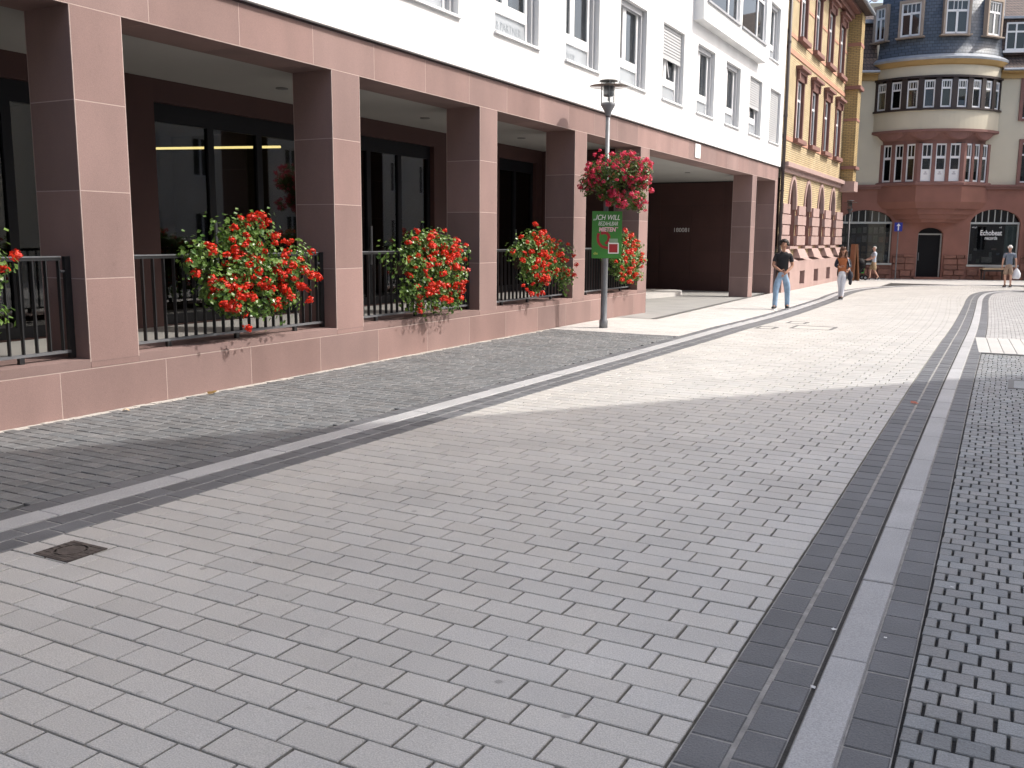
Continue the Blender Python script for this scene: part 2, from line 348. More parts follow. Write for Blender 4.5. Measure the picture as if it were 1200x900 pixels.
def xat(line, y):
    for a, b in zip(line[:-1], line[1:]):
        if a[1] <= y <= b[1] and b[1] > a[1]: return a[0]+(b[0]-a[0])*(y-a[1])/(b[1]-a[1])
    return line[0][0] if y < line[0][1] else None
rj = lambda a: random.uniform(-a, a)

# ================================================================== THE SETTING
YS = [-80, -10, 18, 20, 22, 24, 26, 28, 30, 32, 60, 350]
def sheet(name, m, x0, x1, y0, y1, dz):
    ys = sorted({y0, y1, *[y for y in YS if y0 < y < y1]}); mb = MB()
    for a, b in zip(ys[:-1], ys[1:]): mb.add([(x0,a,zg(a)+dz),(x1,a,zg(a)+dz),(x1,b,zg(b)+dz),(x0,b,zg(b)+dz)], [(0,1,2,3)])
    return mb.build(name, m)
struct(sheet('ground', GROUND, -220, 220, -80, 350, -.045), 'pale stone paved ground of the old town around the street', 'ground')
LL = smoothline([(-4.84,-4),(-4.74,3),(-4.51,14.15),(-4.46,19.8),(-4.6,24.5),(-4.96,31.3),(-5.2,35.5),(-5.1,39),(-4.4,42),(-3.0,44.3),(-.8,46.2),(4,48.6)])
RL = smoothline([(-.85,-4),(-.87,3),(-.99,11.4),(-1.02,15),(-1.06,20.8),(-1.27,29.8),(-1.43,36),(-1.30,39.3),(-.75,41.2),(.4,42.6),(4,44.8)])
# road of pale concrete pavers in stretcher bond, shifted by a third
road = struct(sheet('road', JOINT, -5.6, 2.5, -3, 46.5, -.028), 'pale concrete paved roadway running up the middle of the street', 'road')
P = []; PL, PW = .2725, .163
r = 0; y = .62
while y < 45.5:
    xl = xat(LL, min(y, 38.5)) if y < 39 else xat(LL, y); xr = xat(RL, y)
    if xl is None: xl = -2
    if xr is None: xr = 3.0
    x = xl + .006 - (0.0 if r % 2 else PL/3) ; wob = rj(.004)
    first = True
    while x < xr-.02:
        a = max(x, xl+.006); b = min(x+PL, xr-.006)
        if xr-.006-b < .07: b = xr-.006
        if x+PL-a < .07 and a > x: x += PL; xl2 = a; lead = a; continue
        if first and a > xl+.02: a = xl+.006
        first = False
        if b-a > .05:
            P.append(((a+b)/2, y+PW/2+wob*.3+rj(.0012), b-a-.0085-random.random()*.004, PW-.0085-random.random()*.003, rj(.0012), (1, rj(.0025)), (rj(.0035), rj(.0035))))
        x = b if b > x+PL+1e-6 else x+PL
    r += 1; y += PW
lay(P, 'paving_slab', road, PAVER, .03, .0035, 300)
# gutters
def gutter(name, label, line, rows):
    base = MB(); s = rows[0][-1]
    pts0 = walk(line, .5, s*rows[0][0]); pts1 = walk(line, .5, s*rows[-1][1])
    n = min(len(pts0), len(pts1))
    for i in range(n-1):
        q = [pts0[i], pts0[i+1], pts1[i+1], pts1[i]]; base.add([(p[0], p[1], zg(p[1])-.004) for p in q], [(0,1,2,3)])
    o = struct(base.build(name, MORTAR), label, 'gutter')
    for (o0, o1, ln, nm, m, gap, dz, ph, sgn) in rows:
        pcs = []
        for (x, y, t) in walk(line[:], ln, s*(o0+o1)/2):
            x += t[0]*ph; y += t[1]*ph
            pcs.append((x, y, (o1-o0)-gap-random.random()*.003, ln-gap-random.random()*.004, dz+rj(.0015), (t[1], -t[0]), (rj(.004), rj(.004))))
        lay(pcs, nm, o, m, .03, .0045, 110, nm+'s_beyond')
    return o
gutter('gutter_left', 'dark basalt gutter with a pale granite kerb beside the arcade pavement', LL,
       [(.0, .163, .213, 'gutter_stone', GUT, .009, 0, .05, -1), (.168, .33, .213, 'gutter_stone', GUT, .009, 0, .15, -1), (.335, .535, 1.0, 'kerb_stone', KERB, .007, .004, .1, -1), (.54, .70, .213, 'gutter_stone', GUT, .008, 0, .0, -1)])
gutter('gutter_right', 'dark basalt gutter with a pale granite kerb on the right of the road', RL,
       [(.0, .157, .212, 'gutter_stone', GUT, .009, 0, .1, 1), (.166, .318, .212, 'gutter_stone', GUT, .009, 0, .0, 1), (.332, .484, 1.0, 'kerb_stone', KERB, .007, .004, .35, 1), (.4845, .646, .212, 'gutter_stone', GUT, .007, 0, .05, 1)])
# dark grit along the kerb joint on the right
gj = MB(); a = walk(RL, .5, .318); b = walk(RL, .5, .333)
for i in range(min(len(a), len(b))-1): gj.add([(q[0], q[1], zg(q[1])-.001) for q in (a[i], a[i+1], b[i+1], b[i])], [(0,1,2,3)])
gj.build('grit_joint', JOINT, bpy.data.objects['gutter_right'])
# left pavement: stone setts to Y 16, pale slabs beyond
pl = struct(sheet('pavement_left', JOINT, -7.76, -5.2, -4, 47, -.016), 'left pavement of grey stone setts in front of the red sandstone arcade', 'pavement')
P = []; y = 1.5; r = 0
while y < 16.0:
    xr = xat(LL, y)-.705; x = -7.62 - random.random()*.12; hgt = .120+rj(.006)
    while x < xr:
        ln = .172+rj(.016); a, b = max(x, -7.70), min(x+ln, xr)
        if b-a > .05: P.append(((a+b)/2, y+hgt/2+rj(.004), b-a-.008-random.random()*.004, hgt-.009-random.random()*.004, rj(.0015), (1, rj(.008)), (rj(.007), rj(.007))))
        x += ln
    y += hgt; r += 1
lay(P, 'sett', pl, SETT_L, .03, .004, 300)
sl = MB()
for i in range(260):
    y0 = -3+i*.073; w = .05+random.random()*.06; sl.box(-7.75, -7.70+w*.5, y0, y0+.07, -.02, -.004+random.random()*.006)
sl.build('sand_joint', mat('pale_sand', (.42, .40, .37), .95, .2, 20, .4, 80), pl)
P = []; y = 16.02; r = 0
while y < 46.8:
    xr = min(xat(LL, min(y, 41.9))-.705, -5.0); x = -7.74 - (.15 if r % 2 else 0)
    while x < xr:
        a, b = max(x, -7.74), min(x+.30, xr)
        if b-a > .04: P.append(((a+b)/2, y+.1, b-a-.006, .194, rj(.001), (1, 0), (rj(.002), rj(.002))))
        x += .30
    y += .2; r += 1
lay(P, 'pavement_slab', pl, PAVER2, .03, .003, 150)
# right pavement: small setts, a row of long pale plates, pale setts beyond
pr = struct(sheet('pavement_right', JOINT, -.62, 4.46, -4, 41, -.016), 'right pavement of small grey setts with wide dark joints', 'pavement')
P = []; y = 1.2; r = 0
while y < 15.9:
    xl = xat(RL, y)+.65; x = xl - (.058 if r % 2 else 0)+rj(.006)
    while x < 4.4:
        ln = .116+rj(.006); a = max(x, xl)
        if x+ln-a > .035: P.append(((a+x+ln)/2, y+.055+rj(.002), x+ln-a-.008-random.random()*.008, .110-.0065-random.random()*.0035, rj(.0018), (1, rj(.014)), (rj(.010), rj(.010))))
        x += ln
    y += .110; r += 1
lay(P, 'sett', pr, SETT, .03, .0032, 300)
P = []
x = -.56
while x < 4.2:
    P.append((x+.08+.08, 17.4, .172, 2.5, .003, (math.cos(.055), math.sin(.055)), (0, 0))); x += .178
lay(P, 'long_plate', pr, PAVER2, .03, .005, 60)
P = []; y = 18.78; r = 0
while y < 40.5:
    xl = max(xat(RL, y)+.65, -.8); x = xl-(.07 if r % 2 else 0)
    while x < (4.4):
        a = max(x, xl); P.append(((a+x+.14)/2, y+.07, max(x+.14-a-.01, .02), .13, rj(.002), (1, 0), (rj(.006), rj(.006)))); x += .14
    y += .14; r += 1
lay(P, 'pale_sett', pr, SETT_FAR, .03, .004, 60)
# driveway under the building
dv = MB()
for a, b in zip([19.4, 22, 24, 26, 28, 30, 32], [22, 24, 26, 28, 30, 32, 34.6]):
    xa, xb = -6.86-(a-19.4)*.075, -6.86-(b-19.4)*.075
    dv.add([(-24,a,zg(a)+.006),(xa,a,zg(a)+.006),(xb,b,zg(b)+.006),(-24,b,zg(b)+.006)], [(0,1,2,3)])
dvo = struct(dv.build('driveway', DRIVE), 'grey concrete driveway under the gateway of the white building', 'driveway')
dr = MB()
for a, b in zip([19.4, 22, 24, 26, 28, 30, 32], [22, 24, 26, 28, 30, 32, 34.6]):
    xa, xb = -6.86-(a-19.4)*.075, -6.86-(b-19.4)*.075
    dr.add([(xa-.06,a,zg(a)+.012),(xa+.07,a,zg(a)+.012),(xb+.07,b,zg(b)+.012),(xb-.06,b,zg(b)+.012)], [(0,1,2,3)])
dr.build('drain_channel', STEEL, dvo)
ki = MB(); n = 14
ring = [(-16, 27.2), (-10.6, 27.2)] + [(-10.6+.75*math.sin(t*math.pi/n), 29.6-2.4*math.cos(t*math.pi/n)) for t in range(1, n)] + [(-10.6, 32), (-16, 32)]
bot = [(x, y, zg(y)-.02) for x, y in ring]; top = [(x, y, zg(y)+.14) for x, y in ring]; m_ = len(ring)
ki.add(bot+top, [(i, (i+1) % m_, m_+(i+1) % m_, m_+i) for i in range(m_)]+[tuple(range(m_, 2*m_))]); ki.build('traffic_island', PAVER2, dvo)

# ================================================================== WHITE BUILDING WITH ARCADE
WB = thing('arcade_building', 'white plastered building on a red sandstone arcade of square pillars', 'building', (-7.75, 16, 0))
XF, XI, XW, XB = -7.75, -8.37, -7.68, -10.42
ZL, ZT, ZC = 3.77, 4.26, 3.79
F_ = Fr((XF, 0, 0), (0, 1, 0), (-1, 0, 0)); FW = Fr((XW, 0, 0), (0, 1, 0), (-1, 0, 0))
G_ = .009
def panel(parent, fr, u0, u1, z0, z1, v=0., th=.02, g=G_):
    me_k = (round(u1-u0, 3), round(z1-z0, 3))
    mb = MB(); fbox(mb, fr, u0+g/2, u1-g/2, v-.006, v+th, z0+g/2, z1-g/2); return mb.build('stone_panel', SAND, parent)
JY = [5.63+1.2385*k for k in range(-7, 24)]
def pillar(y0, y1, zb=-.35):
    c = MB().box(XI-.005, XF+.005, y0-.005, y1+.005, zb, ZL-.008).build('pillar', SANDJ, WB)
    zs = [zb, .50, 1.29, 2.11, 2.93, ZL]
    if zb < -.2: zs = [zb, .47, 1.29, 2.11, 2.93, ZL]
    sA = Fr((XF, y0, 0), (-1, 0, 0), (0, 1, 0)); sB = Fr((XF, y1, 0), (-1, 0, 0), (0, -1, 0)); sC = Fr((XI, y0, 0), (0, 1, 0), (1, 0, 0))
    for a, b in zip(zs[:-1], zs[1:]):
        panel(c, F_, y0, y1, a, b); panel(c, sA, 0, XF-XI, a, b); panel(c, sB, 0, XF-XI, a, b); panel(c, sC, 0, y1-y0, a, b)
    return c
PIL = [(2.27, 2.83), (5.97, 6.53), (9.69, 10.25), (13.40, 13.96), (17.09, 17.65), (20.72, 21.28)]
for a, b in PIL: pillar(a, b, .5)
pillar(31.0, 31.55); pillar(34.22, 34.62); pillar(-1.45, -.89, .5)
# beam
bm_ = MB().box(XI+.004, XF+.005, -3, 34.62, ZL-.005, ZT-.032).build('beam', SANDJ, WB)
fU = Fr((XF, 0, ZL), (0, 1, 0), (0, 0, 1))
ys = [-3]+[y for y in JY if -2.9 < y < 34.4]+[34.62]
for a, b in zip(ys[:-1], ys[1:]):
    panel(bm_, F_, a, b, ZL, ZT-.03)
    MB().box(XI, XF-.004, a+.003, b-.003, ZL-.006, ZL+.02).build('soffit_panel', SAND, bm_)
    MB().box(XI-.012, XI+.01, a+.003, b-.003, ZL-.006, ZT).build('inner_panel', SAND, bm_)
# base wall
bw = MB().box(XI+.004, XF+.005, -3, 21.28, -.35, .438).build('base_wall', SANDJ, WB)
ys = [-3]+[y for y in JY if -2.9 < y < 21.2]+[21.28]
for a, b in zip(ys[:-1], ys[1:]): panel(bw, F_, a, b, -.35, .435)
cuts = [-3]+[q for p in [(-1.45, -.89)]+PIL for q in p]
for a, b in zip([-3, -.89]+[p[1] for p in PIL[:-1]], [-1.45]+[p[0] for p in PIL]):
    MB().box(XI-.01, XF+.004, a+.002, b-.002, .44, .525).build('sill_stone', SAND, bw)
for a, b in [(-1.45, -.89)]+PIL: MB().box(XI+.004, XF+.006, a+.001, b-.001, .442, .497).build('sill_stone', SAND, bw)
MB().box(XI, XF+.006, 21.28, 21.3, -.35, .5).build('stone_panel', SAND, bw)
# arcade floor, ceiling, inner walls
MB().box(XB-3.6, XI-.004, -3, 21.25, .2, .45).build('arcade_floor', FLOOR, WB)
cl = MB().box(-24, XI-.014, -3, 34.6, ZC, ZC+.2).build('ceiling', CEIL, WB)
for y in (3.2, 6.95, 10.7, 14.4, 18.1, 26.0, 29.5):
    MB().lathe((-9.45, y, ZC-.012), [(.085, 0), (.09, .006), (.09, .012)], 16).build('downlight', STEEL, cl)
BWF = Fr((XB, 0, 0), (0, 1, 0), (-1, 0, 0))
OPEN = [(.9, 4.3), (4.9, 8.35), (9.25, 12.45), (13.1, 16.2), (18.9, 20.76)]
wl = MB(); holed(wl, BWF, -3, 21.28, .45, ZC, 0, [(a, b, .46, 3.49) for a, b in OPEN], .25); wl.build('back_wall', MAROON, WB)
pb = MB()
for i in range(12): pass
MB().box(-10.42, XI, 21.08, 21.27, .2, ZC-.002).build('end_wall', MAROON, WB)
MB().box(XB-3.6, XI-.02, -3.0, -2.9, .2, ZC).build('added_end_wall', MAROON, WB)  # unseen wall added across the arcade to keep light out of its open end
MB().box(-17, XW, -26, -3.02, -.3, 11.2).build('added_wing', PLASTER, WB)  # plain unseen wing, added to block low sky light on the pillar sides
# gateway walls
gw = MB().box(-24, XI+.002, 34.3, 34.6, -.35, ZC-.002).build('gateway_wall', JOINT, WB)
for i in range(13):
    for k in range(5):
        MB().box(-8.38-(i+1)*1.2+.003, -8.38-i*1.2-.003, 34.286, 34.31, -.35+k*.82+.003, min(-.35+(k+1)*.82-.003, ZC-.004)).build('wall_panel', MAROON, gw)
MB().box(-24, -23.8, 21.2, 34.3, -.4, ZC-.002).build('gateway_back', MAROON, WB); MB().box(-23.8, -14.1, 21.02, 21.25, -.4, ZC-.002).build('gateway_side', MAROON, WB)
MB().box(-14.12, XB-.26, 20.95, 21.07, .2, ZC-.002).build('side_wall', MAROON, WB)
GWF = Fr((0, 34.284, 0), (1, 0, 0), (0, 1, 0))
text_mesh('number_sign', '180081', .215, WHITEP, GWF, -11.46, 0, 1.965, gw, .01, wscale=1.02)
# rooms behind the glass
MB().box(-14.1, -14.0, -3, 21, .2, ZC).build('room_wall', ROOM, WB)
for y in (-3, 4.6, 8.8, 12.8, 17.5): MB().box(-14.0, XB-.26, y, y+.1, .452, ZC-.002).build('room_wall', ROOM, WB)
MB().box(-13.99, XB-.3, -2.9, 21.0, 3.5, 3.52).build('room_ceiling', ROOM, WB)
mbx = MB().box(-13.98, XB-.3, -2.9, 21.0, .452, .456).build('room_floor', ROOM, WB)
MB().tube((-13.4, 11.37, 3.15), (-10.8, 12.15, 3.15), .02, .02, 6).build('light_strip', LED, WB)
# glazed doors
for a, b in OPEN:
    f = MB(); V0, V1 = .10, .17
    fbox(f, BWF, a, a+.09, V0, V1, .46, 3.49); fbox(f, BWF, b-.09, b, V0, V1, .46, 3.49); fbox(f, BWF, a+.09, b-.09, V0, V1, 3.24, 3.49); fbox(f, BWF, a+.09, b-.09, V0, V1, .46, .60)
    n = 3 if b-a > 2 else 2; ws = (b-a-.18)/n
    o = None
    for i in range(1, n): fbox(f, BWF, a+.09+ws*i-.06, a+.09+ws*i+.06, V0-.003, V1+.003, .6, 3.24)
    o = f.build('glazed_door', DFRAME, WB)
    for i in range(n):
        l0 = a+.09+ws*i+(.06 if i else 0); l1 = a+.09+ws*(i+1)-(.06 if i < n-1 else 0)
        p = MB(); fbox(p, BWF, l0, l1, .13, .14, .6, 3.24); p.build('pane', GLASS_D, o)
    h = MB(); fbox(h, BWF, a+.09+ws-.02, a+.09+ws+.02, .05, .08, 1.2, 1.9); h.build('handle', GALV, o)
# white upper wall and windows
WIN = [(11.07+2.688*k) for k in range(-5, 9)]; WW = 1.57
holes = []; SPEC = {}
for k, y in enumerate(WIN):
    holes.append((y, y+WW, 4.99, 6.70))
for y in WIN:
    if y+WW < 23.9: holes.append((y, y+WW, 7.66, 9.37))
holes.append((32.2, 33.55, 7.62, 9.37))
wl = MB(); holed(wl, FW, -3, 34.64, ZT, 11.2, 0, holes, .30)
fquad(wl, FW, [(-3, 0, ZT), (34.64, 0, ZT), (34.64, .65, ZT), (-3, .65, ZT)]); fquad(wl, FW, [(34.64, 0, ZT), (34.64, 0, 11.2), (34.64, 9, 11.2), (34.64, 9, ZT)]); fquad(wl, FW, [(-3, 0, ZT), (-3, 0, 11.2), (-3, 9, 11.2), (-3, 9, ZT)])
wl.build('wall', PLASTER, WB)
MB().box(XF-.05, XF+.012, -3, 34.62, ZT-.03, ZT-.004).build('painted_shadow_line', mat('shadow_line_dark', (.05, .03, .03), .9), WB)  # shadow line below the overhanging white wall, painted as a dark strip
MB().box(XW-9, XW+.35, -3.2, 34.75, 11.2, 11.45).build('eaves', PLASTER, WB)
MB().add([(XW+.35,-3.2,11.45),(XW+.35,34.75,11.45),(XW-6,34.75,15),(XW-6,-3.2,15),(XW-12,34.75,11.45),(XW-12,-3.2,11.45)], [(0,1,2,3),(3,2,4,5),(0,3,5),(1,4,2)]).build('roof', TILE, WB)
MB().box(XW-.95, XW-.9, -3, 34.6, ZT, 11.2).build('backing_plane', mat('office_interior', (.16, .165, .17), .9), WB)  # plane added behind the upper windows to block light
def wwindow(u0, u1, z0, z1, shut=0., text=None, seed=0, tilt=0.):
    rr = random.Random(seed); fr = FW; V0, V1 = .17, .23
    gr = .10                                               # guide rail on each jamb
    f = MB(); a, b = u0+.004, u1-.004
    fbox(f, fr, a, a+.07, V0, V1, z0, z1); fbox(f, fr, b-.07-gr, b-gr, V0, V1, z0, z1); fbox(f, fr, a+.07, b-.07-gr, V0, V1, z1-.07, z1); fbox(f, fr, a+.07, b-.07-gr, V0, V1, z0, z0+.05)
    zt = z0+.36; fbox(f, fr, a+.07, b-.07-gr, V0-.01, V1, zt, zt+.13)
    mu = a+.07+(b-a-.14-gr)*.42; fbox(f, fr, mu-.05, mu+.05, V0-.012, V1, zt+.13, z1-.07)
    o = f.build('window', WFRAME, WB)
    p = MB(); fbox(p, fr, a+.07, b-.07-gr, .195, .202, z0+.05, zt); p.build('lower_pane', GLASS_F, o)
    for c, d in ((a+.07, mu-.05), (mu+.05, b-.07-gr)):
        p = MB(); fbox(p, fr, c, d, .198, .206, zt+.13, z1-.07); p.build('pane', GLASS_W, o)
        s = MB(); w = .045
        fbox(s, fr, c+.002, c+w, .165, .196, zt+.132, z1-.072); fbox(s, fr, d-w, d-.002, .165, .196, zt+.132, z1-.072); fbox(s, fr, c+w, d-w, .165, .196, z1-.072-w, z1-.072); fbox(s, fr, c+w, d-w, .165, .196, zt+.132, zt+.132+w); s.build('casement', WFRAME, o)
    g = MB(); fbox(g, fr, b-gr+.002, b-.045, .10, .20, z0+.02, z1); fbox(g, fr, b-.043, b, .14, .25, z0+.02, z1); g.build('guide_rail', GREYF, o)
    s = MB(); fbox(s, fr, u0-.03, u1+.03, -.05, .17, z0-.045, z0-.008); s.build('sill', WFRAME, o)
    c = MB(); n = 26; cu0, cu1 = (a+.1, mu) if rr.random() < .5 else (mu-.1, b-.15); pts = []
    for i in range(n+1): pts.append((cu0+(cu1-cu0)*i/n, .36+.03*math.sin(i*2.3)))
    for q, r2 in zip(pts[:-1], pts[1:]): fquad(c, fr, [(q[0], q[1], zt), (r2[0], r2[1], zt), (r2[0], r2[1], z1), (q[0], q[1], z1)])
    c.build('curtain', CURT, o)
    if shut > 0:
        s = MB(); zb = z1-(z1-z0)*shut; z = zb
        while z < z1-.01:
            fbox(s, fr, a+.003, b-gr+.06, .080, .098, z, min(z+.048, z1)); fbox(s, fr, a+.003, b-gr+.06, .094, .097, min(z+.048, z1-.001), min(z+.07, z1)); z += .07
        if shut < .98: fbox(s, fr, a+.003, b-gr+.06, .075, .103, zb-.05, zb-.001)
        s.build('roller_shutter', SHUT, o)
    else:
        s = MB(); fbox(s, fr, a, b-gr, .09, .165, z1-.12, z1-.002); s.build('shutter_box', GREYF, o)
    if text: text_mesh('lettering', text, .19, GREYT, fr, a+.09, .192, z0+.12, o, .001, wscale=.92)
    if tilt:
        s = MB(); s.tube(fr.P(mu+.06, .08, zt+.2), fr.P(mu+.02, .14, z1-.7), .012, .012, 6); s.build('tilted_stay', WFRAME, o)
for k, y in enumerate(WIN):
    i = k-5+1                                              # W1 is the one at 11.07
    wwindow(y, y+WW, 4.99, 6.70, {5: .42, 8: .5, 9: 1.0}.get(i, 0), {2: 'DE & PARTNER', 3: 'und Notar'}.get(i), i, 1 if i == 5 else 0)
    if y+WW < 23.9: wwindow(y, y+WW, 7.66, 9.37, 0, None, 50+i)
wwindow(32.2, 33.55, 7.62, 9.37, 0, None, 77)
# oriel
XO = -7.42; FO = Fr((XO, 0, 0), (0, 1, 0), (-1, 0, 0)); oh = [(24.35, 27.45, 7.70, 10.6), (27.72, 30.55, 7.70, 10.6)]
ob = MB(); holed(ob, FO, 24.05, 30.8, 7.17, 11.18, 0, oh, .12)
fquad(ob, FO, [(24.05,0,7.17),(24.05,0,11.18),(24.05,.27,11.18),(24.05,.27,7.17)]); fquad(ob, FO, [(30.8,0,7.17),(30.8,0,11.18),(30.8,.27,11.18),(30.8,.27,7.17)]); fquad(ob, FO, [(24.05,0,7.17),(30.8,0,7.17),(30.8,.27,7.17),(24.05,.27,7.17)])
ob = ob.build('oriel', PLASTER, WB)
for a, b, c, d in oh:
    f = MB(); fbox(f, FO, a+.002, a+.08, .07, .12, c, d); fbox(f, FO, b-.08, b-.002, .07, .12, c, d); fbox(f, FO, a+.08, b-.08, .07, .12, c, c+.06)
    w3 = (b-a)/2
    fbox(f, FO, a+w3*1.35, a+w3*1.35+.09, .065, .12, c+.06, d); fbox(f, FO, a+.08, b-.08, .068, .12, c+1.15, c+1.23)
    f.build('oriel_window', WFRAME, ob)
    p = MB(); fbox(p, FO, a+.08, b-.08, .095, .102, c+.06, d); p.build('pane', glassmat('dark_blue_pane', (.2, .22, .25), 1, .03) if 'dark_blue_pane' not in MATS else MATS['dark_blue_pane'], ob)
    s = MB(); fbox(s, FO, a-.04, b+.04, -.05, .07, c-.06, c-.008); s.build('sill', GREYF, ob)
    s = MB(); fbox(s, FO, a, b, .2, .22, c, d); s.build('blind', mat('dark_blind', (.05, .06, .07), .8), ob)
# house number plate on the beam
pt = MB(); fbox(pt, F_, 24.72, 25.18, -.028, -.008, 3.84, 4.20); pt = pt.build('house_plate', WHITEP, WB)
text_mesh('plate_mark', 'A', .17, GREYT, F_, 24.86, -.03, 4.03, pt, .001); text_mesh('plate_mark', 'H', .12, GREYT, F_, 24.88, -.03, 3.88, pt, .001)

# ------------------------------------------------------------------ railings
bar_me = None
def railing(y0, y1, label):
    global bar_me
    t = thing('railing', label, 'railing', (-7.96, (y0+y1)/2, .525), 'black railings between the arcade pillars'); X = -7.96
    MB().box(X-.025, X+.025, y0+.12, y1-.10, 1.492, 1.504).build('top_rail', GALV, t)
    MB().box(X-.02, X+.02, y0+.12, y1-.10, 1.462, 1.490).build('rail_bar', IRON, t)
    MB().box(X-.022, X+.022, y0+.05, y1-.05, .585, .612).build('bottom_rail', GALV, t)
    if bar_me is None: bar_me = MB().box(-.02, .02, -.006, .006, 0, .85).build('x', IRON).data; bpy.data.objects.remove(bpy.data.objects['x'])
    n = int((y1-y0-.24)/.137)
    for i in range(n+1): link('baluster', bar_me, t, (X, y0+.13+(y1-y0-.25)*i/n, .612))
    for q in (.18, .5, .82):
        yy = y0+(y1-y0)*q; MB().box(X-.02, X+.02, yy-.025, yy+.025, .515, .586).build('foot', IRON, t)
    for yy, s in ((y0, 1), (y1, -1)):
        MB().box(X-.02, X+.02, min(yy+.0*s, yy+.06*s), max(yy+.0*s, yy+.06*s), .535, 1.50).build('end_post', IRON, t)
        MB().tube((X, yy+.0, 1.36), (X, yy+.10*s, 1.36), .014, .014, 6).build('bolt', GALV, t)
railing(2.84, 5.96, 'black railing cut by the left picture edge, before the nearest pillar')
railing(6.54, 9.68, 'long black railing behind the largest red flower box, between the two nearest pillars')
railing(10.26, 13.39, 'black railing behind the flower box between the second and third pillar')
railing(13.97, 17.08, 'black railing behind the flower box just left of the lamp post')
railing(17.66, 20.71, 'black railing behind the green poster and lamp post')

# ------------------------------------------------------------------ flowers
def blossom_mesh(name, m, rng, n=30, r=.060):
    mb = MB()
    for i in range(n):
        th = rng.uniform(0, 2*math.pi); ph = math.acos(rng.uniform(-.8, 1)); d = Vector((math.sin(ph)*math.cos(th), math.sin(ph)*math.sin(th), math.cos(ph)))
        c = d*r*rng.uniform(.55, 1); a = d.orthogonal().normalized(); a = Quaternion(d, rng.uniform(0, 6.3)) @ a; b = d.cross(a); s = r*rng.uniform(.3, .48)
        mb.add([c-a*s*.6, c+b*s-d*.004, c+a*s+d*.012, c-b*s-d*.004], [(0, 1, 2, 3)])
    me = bpy.data.meshes.new(name); me.from_pydata(mb.v, [], mb.f); me.materials.append(m); return me
brng = random.Random(3)
BLR = [blossom_mesh('blossom', RED, brng) for _ in range(5)]; BLP = [blossom_mesh('basket_blossom', PINKP, brng, 26, .055) for _ in range(5)]
def leaf(mb, c, d, s, rng):
    a = d.orthogonal().normalized(); a = Quaternion(d, rng.uniform(0, 6.3)) @ a; b = d.cross(a); k = rng.uniform(.25, .5)*s
    mb.add([c-a*s, c+b*s*.9+d*k*.4, c+a*s*1.1, c-b*s*.9+d*k*.4, c+d*(-k*.4)], [(0, 1, 4), (1, 2, 4), (2, 3, 4), (3, 0, 4)])
def flowerbox(yc, half, ztop, zbot, label, nbl, seed, nleaf=4200, skew=.15):
    rng = random.Random(seed); X = -7.74
    t = thing('flower_box', label, 'flower box', (X-.1, yc, 1.15), 'red geranium boxes on the arcade railings')
    MB().hexa([(-7.93,yc-.5,1.16),(-7.70,yc-.5,1.16),(-7.70,yc+.5,1.16),(-7.93,yc+.5,1.16),(-7.935,yc-.52,1.36),(-7.67,yc-.52,1.36),(-7.67,yc+.52,1.36),(-7.935,yc+.52,1.36)]).build('planter', PLASTIC_DK, t)
    hk = MB()
    for s in (-.35, .35): hk.path([(-7.93, yc+s, 1.2), (-7.945, yc+s, 1.515), (-7.985, yc+s, 1.52), (-7.99, yc+s, 1.44)], .008, 5)
    hk.build('hook', IRON, t)
    # lumps that make up the outline: (dy, dz, radius)
    lumps = []
    for i in range(15):
        q = rng.uniform(-1, 1) if i > 3 else rng.uniform(-.3, .3); top = 1.42+(ztop-1.45)*(1-abs(q-.05)**1.7)*(rng.uniform(.2, .8) if i > 3 else rng.uniform(.7, .95))
        lumps.append((X+rng.uniform(-.06, .12), yc+q*half*.82, top, rng.uniform(.15, .24)))
    for i in range(17):
        q = rng.uniform(-.85, .95); dep = rng.uniform(0, 1); low = 1.3-(1.3-zbot)*dep*(.75+.3*math.cos((q-skew)*2.0))
        lumps.append((X+.08+rng.uniform(-.02, .12), yc+q*half*(.98-.28*dep)+skew*half*.3, max(low, zbot+.12), rng.uniform(.11, .19)))
    for i in range(8): lumps.append((-7.60+rng.uniform(-.03, .05), yc-.52+i*.149, 1.26+rng.uniform(-.05, .1), rng.uniform(.13, .18)))
    fl = MB(); pts = []
    for k in range(nleaf):
        L = rng.choice(lumps); d = Vector((rng.gauss(0, 1), rng.gauss(0, 1), rng.gauss(0, 1))).normalized(); rr = L[3]*(rng.uniform(.5, 1.12) if rng.random() < .9 else rng.uniform(1.1, 1.6))
        c = Vector(L[:3])+d*rr; c.x = max(c.x, -7.93) if c.z < 1.5 else c.x
        dn = (d+Vector((.35, 0, .5))+Vector((rng.gauss(0, .4), rng.gauss(0, .4), rng.gauss(0, .4)))).normalized(); leaf(fl, c, dn, rng.uniform(.016, .036), rng)
    fl.build('foliage', LEAF, t, kind='stuff')
    st = MB()
    for i in range(26):
        L = rng.choice(lumps); st.tube((-7.8, yc+(L[1]-yc)*.4, 1.34), L[:3], .006, .003, 5, False)
    st.build('stems', LEAF, t, kind='stuff')
    for k in range(nbl):
        L = rng.choice(lumps); d = Vector((abs(rng.gauss(.6, .7)), rng.gauss(.12, .8), rng.gauss(.1, .75))).normalized(); c = Vector(L[:3])+d*(L[3]*rng.uniform(.98, 1.22))
        if rng.random() < .2: c += Vector((.03, rng.uniform(-.16, .16), rng.uniform(-.2, .2)))
        s = rng.uniform(.62, 1.15); link('blossom', BLR[k % 5], t, c, (rng.uniform(-.6, .6), rng.uniform(-.3, .9), rng.uniform(0, 6)), (s, s, s*.8))
flowerbox(4.16, .95, 1.85, .85, 'red geranium box cut by the left picture edge', 55, 11, skew=.3)
flowerbox(8.10, 1.06, 1.88, .80, 'largest flower box of red geraniums, on the railing between the two nearest pillars', 120, 12, 3600)
